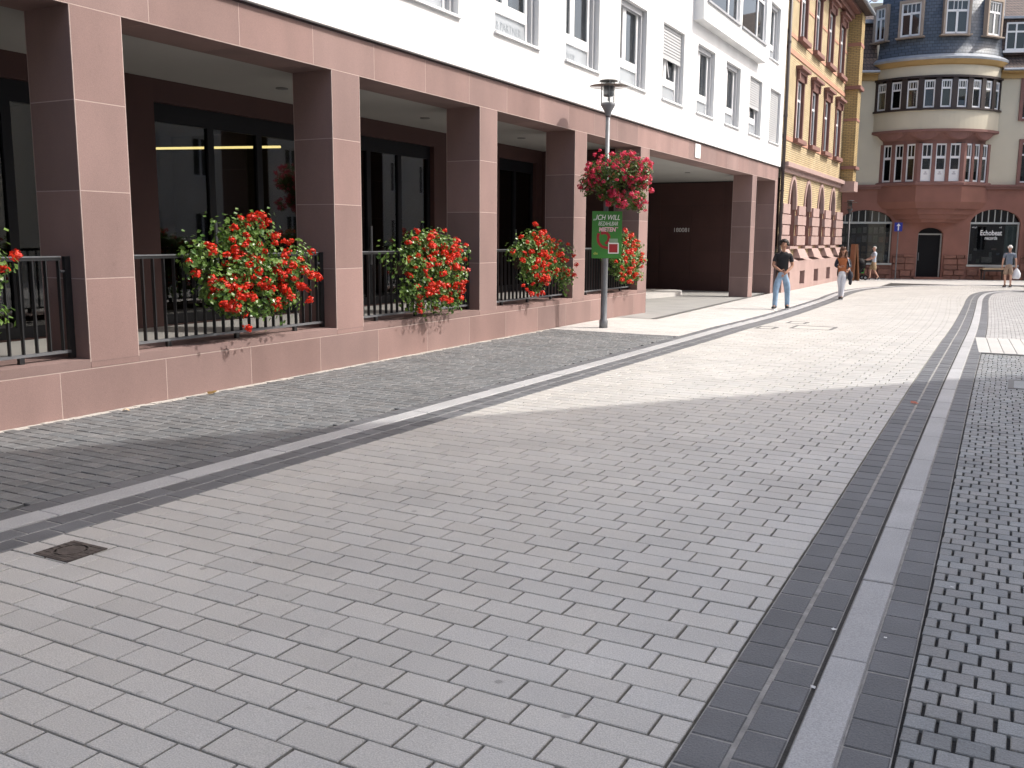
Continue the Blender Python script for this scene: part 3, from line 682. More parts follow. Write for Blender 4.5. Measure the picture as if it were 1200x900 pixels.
flowerbox(11.75, 1.12, 1.74, .64, 'red geranium box between the second and third pillar, trailing below the railing', 110, 23, 3600)
flowerbox(15.45, 1.25, 1.74, .68, 'bushy red geranium box just left of the lamp post', 110, 14, 3600, .3)
flowerbox(19.6, .95, 1.74, .72, 'red geranium box half hidden behind the green poster', 85, 15, 4000)

# ------------------------------------------------------------------ street lamps
def lamp(name, label, x, y, zb, h, GALV=GALV):
    t = thing(name, label, 'street lamp', (x, y, zb), 'grey street lamps'); k = h/4.63
    MB().lathe((x, y, zb), [(.082, 0), (.082, .14), (.062, .17), (.062, 1.33), (.07, 1.34), (.07, 1.40), (.047, 1.44), (.040, 3.98*k)], 16).build('post', GALV, t, True)
    zc = zb+3.98*k
    MB().lathe((x, y, zc), [(.045, -.04), (.055, 0), (.062, .05), (.125, .16), (.13, .2), (.12, .215)], 20).build('bowl', GALV, t, True)
    MB().lathe((x, y, zc+.21), [(.108, 0), (.108, .36)], 20).build('glass_cylinder', GLASS_C, t, True)
    MB().lathe((x, y, zc+.335), [(.085, 0), (.092, .02), (.092, .22), (.05, .24)], 14).build('lamp_core', GALV, t, True)
    MB().lathe((x, y, zc+.25), [(.012, 0), (.012, .1)], 8).build('lamp_stem', STEEL, t)
    d = MB().lathe((x, y, zc+.515), [(.09, .018), (.352, .003), (.357, 0), (.352, -.006), (.09, -.003)], 32).build('disc', PLEX, t, True)
    MB().lathe((x, y, zc+.59), [(.10, 0), (.17, .012), (.175, .02), (.16, .032), (.03, .048)], 24).build('cap', STEEL, t, True)
    rm = MB()
    for i in range(3):
        a = -1.0+i*2.094; rm.tube((x+.135*math.cos(a), y+.135*math.sin(a), zc+.17), (x+.135*math.cos(a), y+.135*math.sin(a), zc+.6), .011, .011, 6)
    rm.build('rods', GALV, t)
    return t
LX, LY = -6.95, 16.79
lamp('street_lamp', 'grey street lamp with a flat disc head, carrying a flower basket and green poster', LX, LY, 0, 4.63)
for n_, z in (('bolt_plate', .02),): pass
lamp('street_lamp', 'far grey street lamp at the corner of the yellow brick building', -7.38, 48.75, zg(48), 3.72, mat('dark_painted_post', (.05, .052, .056), .5, .1, 4))
# hanging basket of pink geraniums
rng = random.Random(41); bk = thing('hanging_basket', 'large ball of pink and red geraniums hung on the lamp post', 'flower basket', (LX, LY, 2.7))
for s in (-1, 1):
    cx, cy = LX+.12+.24*s*math.cos(.5), LY+.06+.24*s*math.sin(.5)
    MB().lathe((cx, cy, 2.52), [(.10, .06), (.18, .1), (.2, .25), (.21, .26)], 16).build('basket_bowl', PLASTIC_DK, bk, True)
MB().path([(LX-.32*math.cos(.5), LY-.32*math.sin(.5), 2.72), (LX, LY, 2.78), (LX+.32*math.cos(.5), LY+.32*math.sin(.5), 2.72)], .014, 6).build('bracket', IRON, bk)
lumps = []
for i in range(60):
    th = rng.uniform(0, 2*math.pi); rr = math.sqrt(rng.uniform(.1, 1)); du = rr*math.cos(th); dv_ = rr*math.sin(th)
    z = 2.86+.40*math.sqrt(max(0, 1-rr*rr))*rng.uniform(-.75, 1.0)-.10*rr*rng.random()+(.05*du)
    lumps.append((LX+.13+du*.60, LY+.07+dv_*.48, z+.02, rng.uniform(.13, .2)))
for i in range(22):
    du = rng.uniform(-.55, 1.0); lumps.append((LX+.14+du*.55, LY+.05+rng.uniform(-.35, .25), 2.56-rng.random()*.30*(.6+.4*du), rng.uniform(.08, .14)))
fl = MB()
for k in range(9500):
    L = rng.choice(lumps); d = Vector((rng.gauss(0, 1), rng.gauss(0, 1), rng.gauss(0, 1))).normalized(); c = Vector(L[:3])+d*L[3]*rng.uniform(.5, 1.12)
    leaf(fl, c, (d+Vector((0, 0, .5))).normalized(), rng.uniform(.013, .026), rng)
fl.build('foliage', LEAF2, bk, kind='stuff')
for k in range(340):
    L = rng.choice(lumps); d = Vector((rng.gauss(.3, .8), rng.gauss(-.5, .8), rng.gauss(.1, .7))).normalized(); c = Vector(L[:3])+d*L[3]*rng.uniform(1., 1.25); s = rng.uniform(.55, 1.1)
    if (c-Vector((LX+.1, LY, 2.85))).length < .34: continue
    link('blossom', BLP[k % 5], bk, c, (rng.uniform(-.6, .6), rng.uniform(-.6, .6), rng.uniform(0, 6)), (s, s, s*.85))
# poster strapped to the post, facing the camera and turned a little
pa = -.47; PF_ = Fr((LX, LY, 0), (math.cos(YAW+.05), math.sin(YAW+.05), 0), (-math.sin(YAW+.05), math.cos(YAW+.05), 0))
po = thing('poster', 'green election poster strapped to the lamp post below the flower basket', 'poster', (LX, LY, 1.35))
b_ = MB(); fbox(b_, PF_, -.27, .30, -.095, -.085, 1.33, 2.21); b_ = b_.build('board', POSTG, po)
text_mesh('lettering', '„ICH WILL', .135, WHITEP, PF_, -.25, -.097, 2.05, po, .001, shear=.25, bold=.001, wscale=.80)
text_mesh('lettering', 'BEZAHLBAR', .105, WHITEP, PF_, -.155, -.097, 1.945, po, .001, shear=.25, bold=.0, wscale=.66)
text_mesh('lettering', 'MIETEN“', .11, PINKT, PF_, -.14, -.097, 1.835, po, .001, shear=.1, bold=.004, wscale=.85)
def strip(mb, pts, w, v=-.0965):
    for (a, b) in zip(pts[:-1], pts[1:]):
        d = Vector((b[0]-a[0], b[1]-a[1])); d.normalize(); n2 = Vector((-d.y, d.x))*w/2
        mb.add([PF_.P(a[0]+n2.x, v, a[1]+n2.y), PF_.P(b[0]+n2.x, v, b[1]+n2.y), PF_.P(b[0]-n2.x, v, b[1]-n2.y), PF_.P(a[0]-n2.x, v, a[1]-n2.y)], [(0, 1, 2, 3)])
m1 = MB(); strip(m1, [(-.14, 1.80), (-.16, 1.72), (-.14, 1.62), (-.07, 1.545), (.06, 1.52)], .05); strip(m1, [(-.10, 1.80), (.0, 1.81), (.055, 1.76), (.05, 1.66), (-.01, 1.60)], .055, -.0968); m1.build('red_print', POSTR, po)
m1 = MB(); fbox(m1, PF_, .06, .225, -.0975, -.096, 1.44, 1.60); m1.build('print_red_square', POSTR, po)
m1 = MB()
for q in ((.045, .06, 1.42, 1.64), (.225, .245, 1.42, 1.62), (.06, .225, 1.42, 1.437), (.055, .235, 1.60, 1.625)): fbox(m1, PF_, q[0], q[1], -.0985, -.096, q[2], q[3])
m1.build('print_white_frame', WHITEP, po); m1 = MB(); fbox(m1, PF_, .06, .225, -.0975, -.096, 1.635, 1.70); m1.build('print_grey_bar', mat('grey_green', (.2, .3, .2), .6), po)
text_mesh('lettering', 'die', .07, mat('yellowish', (.5, .55, .1), .6), PF_, -.235, -.097, 1.40, po, .001)
m1 = MB()
for z in (1.5, 2.05): m1.lathe((LX, LY, z), [(.052, 0), (.052, .02)], 12)
m1.build('strap', BLACK, po)

# ================================================================== YELLOW BRICK BUILDING
YB = thing('yellow_brick_building', 'yellow brick building with red stone window surrounds and arched ground floor', 'building', (-7.7, 41, -.2))
XY = -7.70; FY = Fr((XY, 0, 0), (0, 1, 0), (-1, 0, 0)); UY0, UY1 = 34.80, 47.3
cols = [37.28+2.82*k for k in range(4)]; hw = .56
hol = [];
for c in cols: hol += [(c-hw, c+hw, 5.45, 7.55), (c-hw, c+hw, 9.05, 11.15)]
wl = MB(); holed(wl, FY, UY0, UY1, 4.45, 12.1, 0, hol, .28)
fquad(wl, FY, [(UY0,0,4.45),(UY0,0,12.1),(UY0,10,12.1),(UY0,10,4.45)])
wl.build('wall', YBRICK, YB)
def ywin(c, z0, z1, up):
    o = MB(); fr = FY
    s = .17
    fbox(o, fr, c-hw-s, c-hw+.002, -.05, .25, z0-.02, z1); fbox(o, fr, c+hw-.002, c+hw+s, -.05, .25, z0-.02, z1); fbox(o, fr, c-hw-s, c+hw+s, -.055, .2, z1, z1+.26)
    o = o.build('window', BROWNW, YB)
    q = MB(); fbox(q, fr, c-hw-s-.1, c+hw+s+.1, -.2, .02, z0-.17, z0-.022); q.build('sill', REDST, o)
    q = MB(); fbox(q, fr, c-hw-s-.04, c+hw+s+.04, -.12, .0, z1+.26, z1+.36); fbox(q, fr, c-hw-s-.13, c+hw+s+.13, -.24, .0, z1+.36, z1+.46)
    for e in (-1, 1): fbox(q, fr, c+e*(hw+s*.5)-.07, c+e*(hw+s*.5)+.07, -.13, .0, z1+.02, z1+.26)
    q.build('head_cornice', REDST, o)
    q = MB()
    for (a, b, cz, d) in ((c-hw+.004, c-hw+.08, z0, z1), (c+hw-.08, c+hw-.004, z0, z1), (c-.04, c+.04, z0, z1), (c-hw+.08, c-.04, z1-.08, z1), (c+.04, c+hw-.08, z1-.08, z1), (c-hw+.08, c-.04, z0, z0+.08), (c+.04, c+hw-.08, z0, z0+.08), (c-hw+.08, c-.04, z1-.7, z1-.62), (c+.04, c+hw-.08, z1-.7, z1-.62)): fbox(q, fr, a, b, .06, .11, cz, d)
    q.build('frame', WFRAME, o)
    q = MB(); fbox(q, fr, c-hw+.01, c+hw-.01, .085, .092, z0, z1); q.build('pane', GLASS_W, o)
    q = MB(); fquad(q, fr, [(c-hw, .277, z0), (c+hw, .277, z0), (c+hw, .277, z1), (c-hw, .277, z1)]); q.build('curtain', mat('grey_net', (.13, .13, .13), .9, .3, 2), o)
for i, c in enumerate(cols): ywin(c, 5.45, 7.55, 0); ywin(c, 9.05, 11.15, 1)
ed = [UY0]+[q for c in cols for q in (c-hw-.28, c+hw+.28)]+[UY1]
for z0, z1, v in ((5.27, 5.42, -.025), (8.28, 8.45, -.03), (8.86, 8.98, -.025), (10.2, 10.3, -.02)):
    q = MB()
    if z0 in (8.28,): fbox(q, FY, UY0, UY1, v, .02, z0, z1)
    else:
        for a, b in zip(ed[::2], ed[1::2]): fbox(q, FY, a, b, v, .02, z0, z1)
    q.build('stone_band', mat('pinkish_band', (.42, .22, .15), .8, .08, 2), YB)
q = MB(); fbox(q, FY, UY0, UY1+.05, -.10, .02, 4.12, 4.3); fbox(q, FY, UY0, UY1+.1, -.26, .02, 4.3, 4.46); q.build('ledge', PINK, YB)
# eaves
q = MB(); fbox(q, FY, UY0, 48.3, -.25, .1, 11.75, 11.95); fbox(q, FY, UY0, 48.4, -.5, .1, 11.95, 12.2); q.build('eaves_cornice', REDST, YB)
q = MB(); q.add([FY.P(UY0,-.85,12.22), FY.P(48.6,-.85,12.22), FY.P(48.6,5,16.5), FY.P(UY0,5,16.5), FY.P(UY0,-.85,12.1), FY.P(48.6,-.85,12.1), FY.P(48.6,11,12.2), FY.P(UY0,11,12.2)], [(0,1,2,3),(4,5,1,0),(4,5,6,7),(3,2,6,7),(1,2,6),(0,3,7)]); q.build('roof', TILE, YB)
MB().tube(FY.P(UY0, -.9, 12.15), FY.P(48.6, -.9, 12.15), .08, .08, 10).build('gutter', LEAD, YB)
dish = MB()
for rr_, dd in ((.0, .06),): dish.lathe((0, 0, 0), [(.02, .08), (.12, .05), (.22, 0), (.225, .004), (.12, .06)], 18)
dish.v = [(-6.62+ v[0]*.8, 47.3+v[2]*-1.0, 12.62+v[1]) for v in dish.v]; dish.build('satellite_dish', WFRAME, YB, True)
MB().tube((-6.62, 47.3, 12.6), (-7.2, 47.6, 12.3), .02, .02, 6).build('dish_arm', GALV, YB)
# end pilaster
pil = MB(); fbox(pil, FY, UY1, 48.2, -.58, 2, 4.0, 12.0); pil = pil.build('end_pilaster', brickmat('yellow_brick_shaded', (.40, .29, .125), (.34, .24, .10), (.16, .125, .075), .25, .077, .012), YB)  # darker copy of the brick: the pilaster's shade is put into its colour
for z0, z1, e, m in ((8.62, 8.78, .12, REDST), (5.0, 5.14, .12, REDST), (10.55, 10.7, .02, YBAND), (7.2, 7.32, .02, YBAND), (3.98, 4.44, .10, PINK)):
    q = MB(); fbox(q, FY, UY1-e, 48.2+e, -.58-e, .0, z0, z1); q.build('stone_band', m, pil)
# ground floor arches
gh = []; gc = [36.95+2.88*k for k in range(4)]; ah = .62
for c in gc: gh.append((c-ah, c+ah, 1.45, 3.98))
gf = MB(); holed(gf, FY, UY0, 48.2, 1.0, 4.14, 0, gh, .0)
for c in gc: arch_fill(gf, FY, c-ah, c+ah, 2.85, 3.98, 0, .0)
gf.build('arcade_wall', YBRICK, YB)
for c in gc:
    rv = MB(); prof_ = [(c-ah, 1.45)]+[(c-ah*math.cos(math.pi*i/14), 2.85+1.13*math.sin(math.pi*i/14)) for i in range(15)]+[(c+ah, 1.45)]
    for p_, q_ in zip(prof_[:-1], prof_[1:]): fquad(rv, FY, [(p_[0], .001, p_[1]), (q_[0], .001, q_[1]), (q_[0], .42, q_[1]), (p_[0], .42, p_[1])])
    rv.build('arch_reveal', REDST, YB)
for c in gc:
    q = MB(); fbox(q, FY, c-ah-.05, c+ah+.05, .40, .46, 1.4, 4.0); o = q.build('blind_niche', BROWNW, YB)
    q = MB()
    for i in range(14):
        t0, t1 = math.pi*i/14, math.pi*(i+1)/14
        A = [(c+(ah+rr)*math.cos(t), 2.85+(1.13+rr)*math.sin(t)) for t, rr in ((t0, -.03), (t1, -.03), (t1, .12), (t0, .12))]
        q.add([FY.P(a, -.05, z) for a, z in A]+[FY.P(a, .1, z) for a, z in A], [(0,1,2,3),(0,1,5,4),(2,3,7,6)])
    q.build('arch_moulding', PINK, o)
    q = MB(); fbox(q, FY, c-ah+.1, c-ah+.16, .30, .36, 1.5, 3.3); fbox(q, FY, c+ah-.16, c+ah-.1, .30, .36, 1.5, 3.3); fbox(q, FY, c-.03, c+.03, .30, .36, 1.5, 3.9); q.build('frame', WFRAME, o)
    q = MB(); fbox(q, FY, c-ah+.1, c+ah-.1, .35, .37, 1.5, 3.7); q.build('pane', GLASS_W, o)
    q = MB(); fbox(q, FY, c-ah-.12, c+ah+.12, -.16, .4, 1.36, 1.46); q.build('sill', PINK, o)
# rusticated piers between arches
edges = [UY0]+[q for c in gc for q in (c-ah, c+ah)]+[48.2]
for a, b in zip(edges[::2], edges[1::2]):
    pz = MB(); fbox(pz, FY, a+.1, b-.1, -.05, 0, 1.46, 3.0); po_ = pz.build('pier', YBAND, YB)
    for k in range(4):
        z0 = 1.50+k*.385; wd = .02 if k % 2 == 0 else .16
        q = MB(); fbox(q, FY, a+wd, b-wd, -.12, .01, z0, z0+.35); q.build('stone_block', PINK, po_)
    q = MB(); q.hexa([FY.P(a+.0,-.30,1.0),FY.P(b-.0,-.30,1.0),FY.P(b-.0,0,1.0),FY.P(a+.0,0,1.0),FY.P(a+.12,-.13,1.36),FY.P(b-.12,-.13,1.36),FY.P(b-.12,0,1.36),FY.P(a+.12,0,1.36)]); q.build('battered_base', PINK, po_)
cw = [(38.0+2.9*k, 38.95+2.9*k, -.02, .50) for k in range(3)]+[(35.2, 36.1, -.02, .5)]
q = MB(); FYp = Fr((XY+.22, 0, 0), (0, 1, 0), (-1, 0, 0)); holed(q, FYp, UY0, 48.2, -.35, .90, 0, cw, .22); fquad(q, FYp, [(UY0,0,.90),(48.2,0,.90),(48.2,.22,1.0),(UY0,.22,1.0)]); fquad(q, FYp, [(UY0,0,-.35),(UY0,0,.9),(UY0,.3,.9),(UY0,.3,-.35)]); pln = q.build('plinth', PINK, YB)
for a, b, c, d in cw:
    q = MB(); fbox(q, FYp, a-.02, b+.02, .20, .24, c-.02, d+.02); q.build('cellar_window', BROWNW, pln)
q = MB(); q.tube((XY+.09, 34.72, .5), (XY+.09, 34.72, 12.1), .06, .06, 10); q.tube((XY+.09, 34.72, -.25), (XY+.09, 34.72, .5), .07, .07, 10); q.build('drainpipe', PIPE, YB, True)
q = MB()
for z in (1.2, 3.4, 6.0, 8.5, 11): q.lathe((XY+.09, 34.72, z), [(.075, 0), (.075, .06)], 10)
q.build('pipe_clamp', PIPE, YB)
MB().box(-18, XY-.15, 34.80, 34.82, -.4, 12).build('party_wall', PIPE, YB)
MB().box(-18, -7.7, 48.0, 48.2, -.4, 12).build('end_wall', YBRICK, YB)

# ================================================================== RED AND CREAM CORNER BUILDING
ca = R_(20); eu = Vector((math.cos(ca), math.sin(ca), 0)); ev = Vector((-math.sin(ca), math.cos(ca), 0)); C0 = Vector((-4.17, 52.73, 0))
FC = Fr(C0, eu, ev)
CB = thing('corner_building', 'corner house with red stone ground floor, cream walls and slate clad round turret', 'building', (C0.x, C0.y, -.2))
ULO, UHI = -10, 10
SH = [(-4.35, -1.70, .56, 3.24), (2.06, 4.45, .52, 3.29)]; DOOR = (-.42, .80, -.25, 2.36)
wl = MB(); holed(wl, FC, ULO, UHI, -.4, 4.36, 0, SH+[DOOR], .45)
arch_fill(wl, FC, SH[0][0], SH[0][1], 2.58, 3.24, 0, .45); arch_fill(wl, FC, SH[1][0], SH[1][1], 2.58, 3.29, 0, .45); arch_fill(wl, FC, DOOR[0], DOOR[1], 2.02, 2.36, 0, .45)
wl.build('ground_floor_wall', REDW, CB)
wh = [(4.05, 5.45, 7.70, 9.55), (4.2, 5.5, 4.60, 6.55), (6.8, 8.2, 7.7, 9.55), (6.8, 8.2, 4.6, 6.55), (-6.6, -5.4, 7.7, 9.5), (-6.6, -5.4, 4.6, 6.5)]
wl = MB(); holed(wl, FC, ULO, UHI, 4.36, 9.95, 0, wh, .3); wl.build('upper_wall', CREAM, CB)
for a, b, c, d in wh:
    q = MB()
    for e in ((a-.16, a+.002, c-.1, d+.16), (b-.002, b+.16, c-.1, d+.16), (a, b, d-.002, d+.16), (a, b, c-.12, c+.002)): fbox(q, FC, e[0], e[1], -.07, .1, e[2], e[3])
    o = q.build('window', REDST, CB); q = MB()
    fbox(q, FC, a, a+.07, .15, .2, c, d); fbox(q, FC, b-.07, b, .15, .2, c, d); fbox(q, FC, (a+b)/2-.05, (a+b)/2+.05, .15, .2, c, d); fbox(q, FC, a+.07, b-.07, .148, .2, d-.62, d-.54); fbox(q, FC, a+.07, b-.07, .148, .2, d-.08, d); fbox(q, FC, a+.07, b-.07, .148, .2, c, c+.08)
    q.build('frame', WFRAME, o); q = MB(); fbox(q, FC, a, b, .18, .19, c, d); q.build('pane', GLASS_W, o); q = MB(); fbox(q, FC, a, b, .28, .3, c, d); q.build('dark_inside', ROOM, o)
q = MB(); fbox(q, FC, ULO, UHI, -.10, .0, 4.28, 4.40); fbox(q, FC, ULO, UHI, -.17, .0, 4.40, 4.50); q.build('string_course', REDST, CB)
# shop windows
def shop(a, b, c, zt, top, name, lab):
    q = MB(); V0, V1 = .16, .24
    fbox(q, FC, a, a+.07, V0, V1, c, zt); fbox(q, FC, b-.07, b, V0, V1, c, zt); fbox(q, FC, a, b, V0-.05, V1, zt, zt+.10); fbox(q, FC, a-.05, b+.05, -.08, V1, c-.10, c-.002)
    n = 8
    for i in range(1, n):
        u = a+(b-a)*i/n; hwid = (b-a)/2; zz = zt+.03+(top-zt-.05)*math.sqrt(max(0, 1-((u-(a+b)/2)/hwid)**2)); fbox(q, FC, u-.022, u+.022, V0, V1-.02, zt+.1, zz)
    o = q.build('shop_window', mat('grey_green_frame', (.40, .42, .40), .6, .05, 3), CB); o['label'] = lab
    q = MB(); fbox(q, FC, a+.07, b-.07, .20, .21, c, zt); q.build('pane', GLASS_D, o); q = MB(); fbox(q, FC, a+.01, b-.01, .20, .21, zt+.1, top); q.build('fanlight', glassmat('fan_glass', (.3, .3, .3)) if 'fan_glass' not in MATS else MATS['fan_glass'], o)
    q = MB(); fbox(q, FC, a-.1, b+.1, 1.6, 1.65, c-.3, top+.2); fbox(q, FC, a-.1, b+.1, .46, 1.6, c-.06, c-.01); fbox(q, FC, a-.12, a-.1, .46, 1.6, c, top); fbox(q, FC, b+.1, b+.12, .46, 1.6, c, top); fbox(q, FC, a-.1, b+.1, .46, 1.6, top+.15, top+.2); q.build('display_case', ROOM, o)
    return o
sA = shop(-4.35, -1.70, .56, 2.55, 3.24, 'a', 'left arched shop window full of hanging prints'); sB = shop(2.06, 4.45, .52, 2.55, 3.29, 'b', 'right arched shop window with white lettering')
rg = random.Random(5)
pal = [(.30, .34, .36), (.16, .22, .32), (.34, .24, .18), (.42, .40, .22), (.22, .26, .2), (.44, .44, .42), (.12, .14, .2), (.3, .14, .12)]
pm = [mat('print_%d' % i, c, .7, .3, 9) for i, c in enumerate(pal)]
for r in range(4):
    for i in range(9):
        u = -4.2+i*.275; z = .68+r*.45
        q = MB(); fbox(q, FC, u+rg.uniform(0, .04), u+.2+rg.uniform(0, .04), .30, .31, z+rg.uniform(0, .05), z+.34+rg.uniform(-.06, .05)); q.build('hanging_print', pm[rg.randrange(8)], sA)
q = MB(); fbox(q, FC, 3.82, 4.38, .212, .23, .52, 2.5); q.build('side_blind', mat('pale_teal', (.36, .45, .47), .8), sB)
q = MB(); fbox(q, FC, 2.14, 3.8, .43, .45, .95, 2.54); q.build('backdrop', BLACK, sB)
text_mesh('lettering', 'Echobeat', .36, WHITEP, FC, 2.62, .196, 2.00, sB, .002, bold=.006, wscale=.78)
text_mesh('lettering', 'records', .24, WHITEP, FC, 2.86, .196, 1.78, sB, .002, bold=.004, wscale=.80)
text_mesh('lettering', 'vinyl', .12, WHITEP, FC, 2.2, .196, 2.36, sB, .002, wscale=1.1); text_mesh('lettering', 'cd', .12, WHITEP, FC, 3.52, .196, 2.36, sB, .002)
for u, z, w_, h_, i in ((2.45, 1.22, .14, .12, 5), (2.25, .7, .12, .34, 0), (2.85, .62, .5, .28, 5), (3.3, 1.25, .22, .1, 2), (3.2, .9, .12, .25, 0), (2.6, .6, .14, .2, 4), (3.55, 1.0, .14, .12, 1)):
    q = MB(); fbox(q, FC, u, u+w_, .38, .42, z, z+h_); q.build('record_sleeve', pm[i], sB)
# door
q = MB(); a, b = DOOR[0], DOOR[1]
fbox(q, FC, a, a+.07, .2, .3, -.25, 2.02); fbox(q, FC, b-.07, b, .2, .3, -.25, 2.02); fbox(q, FC, a, b, .19, .3, 2.0, 2.07); o = q.build('door', mat('door_frame', (.33, .33, .31), .6), CB)
q = MB(); fbox(q, FC, a+.07, b-.07, .24, .28, -.2, 2.0); q.build('door_leaf', BLACK, o); q = MB(); fbox(q, FC, a+.02, b-.02, .25, .27, 2.07, 2.35); q.build('fanlight', BLACK, o)
q = MB(); fbox(q, FC, a+.12, a+.15, .19, .235, .7, 1.1); q.build('handle', GALV, o); q = MB(); fbox(q, FC, a-.1, b+.1, -.15, .3, -.35, -.14); q.build('doorstep', ROUGH, o)
# rough plinth stones
rg = random.Random(9); plinth = MB(); 
segs = [(-9.9, -4.5, .95), (-4.45, -1.68, .40), (-1.62, -.5, 1.0), (.88, 1.98, 1.0), (2.02, 4.5, .36), (4.55, 9.9, 1.0)]
fbox(plinth, FC, -9.9, -.5, -.02, .0, -.38, .38); fbox(plinth, FC, .88, 9.9, -.02, 0, -.38, .34); plo = plinth.build('plinth', ROUGH, CB)
for a, b, zt in segs:
    z = -.38
    while z < zt-.1:
        h_ = rg.uniform(.26, .36); u = a
        while u < b-.05:
            l_ = min(rg.uniform(.35, .7), b-u); d_ = rg.uniform(.05, .11); z1 = min(z+h_, zt)
            q = MB(); e = .03
            q.hexa([FC.P(u+.01,-d_*.3,z+.01), FC.P(u+l_-.01,-d_*.3,z+.01), FC.P(u+l_-.01,-.015,z+.01), FC.P(u+.01,-.015,z+.01), FC.P(u+.01,-d_*.3,z1-.01), FC.P(u+l_-.01,-d_*.3,z1-.01), FC.P(u+l_-.01,-.015,z1-.01), FC.P(u+.01,-.015,z1-.01)])
            q.hexa([FC.P(u+e,-d_,z+e), FC.P(u+l_-e,-d_,z+e), FC.P(u+l_-.012,-d_*.3,z+.012), FC.P(u+.012,-d_*.3,z+.012), FC.P(u+e,-d_,z1-e), FC.P(u+l_-e,-d_,z1-e), FC.P(u+l_-.012,-d_*.3,z1-.012), FC.P(u+.012,-d_*.3,z1-.012)])
            q.build('plinth_stone', ROUGH, plo); u += l_
        z += h_
# polygonal first floor bay
BP = [(-2.55, 0), (-.98, -1.10), (1.18, -1.10), (2.75, 0)]
def ringpoly(pts, k, c=(.1, 0)): return [(c[0]+(p[0]-c[0])*k, p[1]*k) for p in pts]
def loft(mb, prof):                                          # prof: list of (pts, z)
    n = len(prof[0][0]); vs = [FC.P(p[0], p[1], z) for pts, z in prof for p in pts]; fs = []
    for k in range(len(prof)-1):
        for i in range(n-1): fs.append((k*n+i, k*n+i+1, (k+1)*n+i+1, (k+1)*n+i))
    fs += [tuple(range(n)), tuple(range((len(prof)-1)*n, len(prof)*n))]; return mb.add(vs, fs)
bay = MB(); loft(bay, [(ringpoly(BP, .52), 2.62), (ringpoly(BP, .56), 2.78), (ringpoly(BP, .66), 2.80), (ringpoly(BP, .70), 3.0), (ringpoly(BP, .78), 3.02), (ringpoly(BP, .82), 3.28), (ringpoly(BP, .9), 3.30), (ringpoly(BP, 1.0), 3.62), (ringpoly(BP, 1.0), 4.42)]); bay = bay.build('bay_apron', REDW, CB)
q = MB(); loft(q, [(ringpoly(BP, 1.0), 4.42), (ringpoly(BP, 1.05), 4.44), (ringpoly(BP, 1.05), 4.56), (ringpoly(BP, 1.0), 4.60)]); q.build('bay_ledge', REDST, CB)
BW = thing; bwo = None
core = MB(); loft(core, [(ringpoly(BP, .90), 4.58), (ringpoly(BP, .90), 6.5)]); bwo = core.build('bay_storey', DBROWN, CB)
for (p0, p1) in zip(BP[:-1], BP[1:]):
    d = Vector((p1[0]-p0[0], p1[1]-p0[1])); L = d.length; d.normalize(); ew = eu*d.x+ev*d.y; nw = Vector((-ew.y, ew.x, 0))
    FB = Fr(C0+eu*p0[0]+ev*p0[1], ew, nw)
    n = 3; pw = .17; wd = (L-pw*(n+1))/n
    for i in range(n+1):
        q = MB(); fbox(q, FB, i*(wd+pw), i*(wd+pw)+pw, .01, .16, 4.60, 6.46); q.build('pilaster', REDST, bwo)
    for i in range(n):
        a = pw+i*(wd+pw); b = a+wd; q = MB()
        for e in ((a, a+.06, 4.62, 6.44), (b-.06, b, 4.62, 6.44), (a+.06, b-.06, 5.72, 5.84), (a+.06, b-.06, 6.36, 6.44), (a+.06, b-.06, 4.62, 4.70), ((a+b)/2-.015, (a+b)/2+.015, 5.84, 6.36)): fbox(q, FB, e[0], e[1], .07, .12, e[2], e[3])
        o = q.build('bay_window', WFRAME, bwo); q = MB(); fbox(q, FB, a, b, .10, .106, 4.62, 6.44); q.build('pane', GLASS_W, bwo)
        if p0[1] == p1[1]:
            q = MB(); fbox(q, FB, a+.06, b-.06, .085, .099, 4.70, 5.2); q.build('window_screen', WHITEP, bwo)
            q = MB(); fbox(q, FB, a+.16, b-.16, .082, .084, 4.95, 5.0); fbox(q, FB, a+.2, b-.2, .082, .084, 5.03, 5.09); q.build('screen_print', mat('dull_print', (.42, .4, .42), .7), bwo)
# curved storey above
RC, VC = 3.70, 2.20; A0 = math.asin(2.99/RC)
def arc(rad, n=28, a0=A0): return [(rad*math.sin(-a0+2*a0*i/n)+.02, VC-rad*math.cos(-a0+2*a0*i/n)) for i in range(n+1)]
q = MB(); loft(q, [(arc(RC-.42), 6.44), (arc(RC-.40), 6.62), (arc(RC-.18), 6.90), (arc(RC+.06), 6.98), (arc(RC+.06), 7.10)]); cv = q.build('swag_cornice', REDST, CB)
for k in range(4):                                           # scalloped drapes
    q = MB(); n = 12; vs = []
    for i in range(n+1):
        t = -A0*.96+2*A0*.96*(k+i/n)/4; dip = math.sin(math.pi*i/n)
        for z, rr in ((6.97, RC+.0), (6.93-.30*dip, RC-.10-.05*(1-dip)), (6.90-.32*dip, RC-.2)): vs.append(FC.P(rr*math.sin(t)+.02, VC-rr*math.cos(t), z))
    q.add(vs, [(i*3+j, (i+1)*3+j, (i+1)*3+j+1, i*3+j+1) for i in range(n) for j in range(2)]); q.build('swag', REDST, cv)
q = MB(); loft(q, [(arc(RC), 7.10), (arc(RC), 8.0)]); q.build('parapet', CREAM, CB)
q = MB(); loft(q, [(arc(RC), 8.0), (arc(RC+.09), 8.01), (arc(RC+.09), 8.09), (arc(RC-.02), 8.1)]); q.build('parapet_sill', DBROWN, CB)
q = MB(); loft(q, [(arc(RC-.25), 8.1), (arc(RC-.25), 9.62)]); lg = q.build('loggia', DBROWN, CB)
nw_ = 9
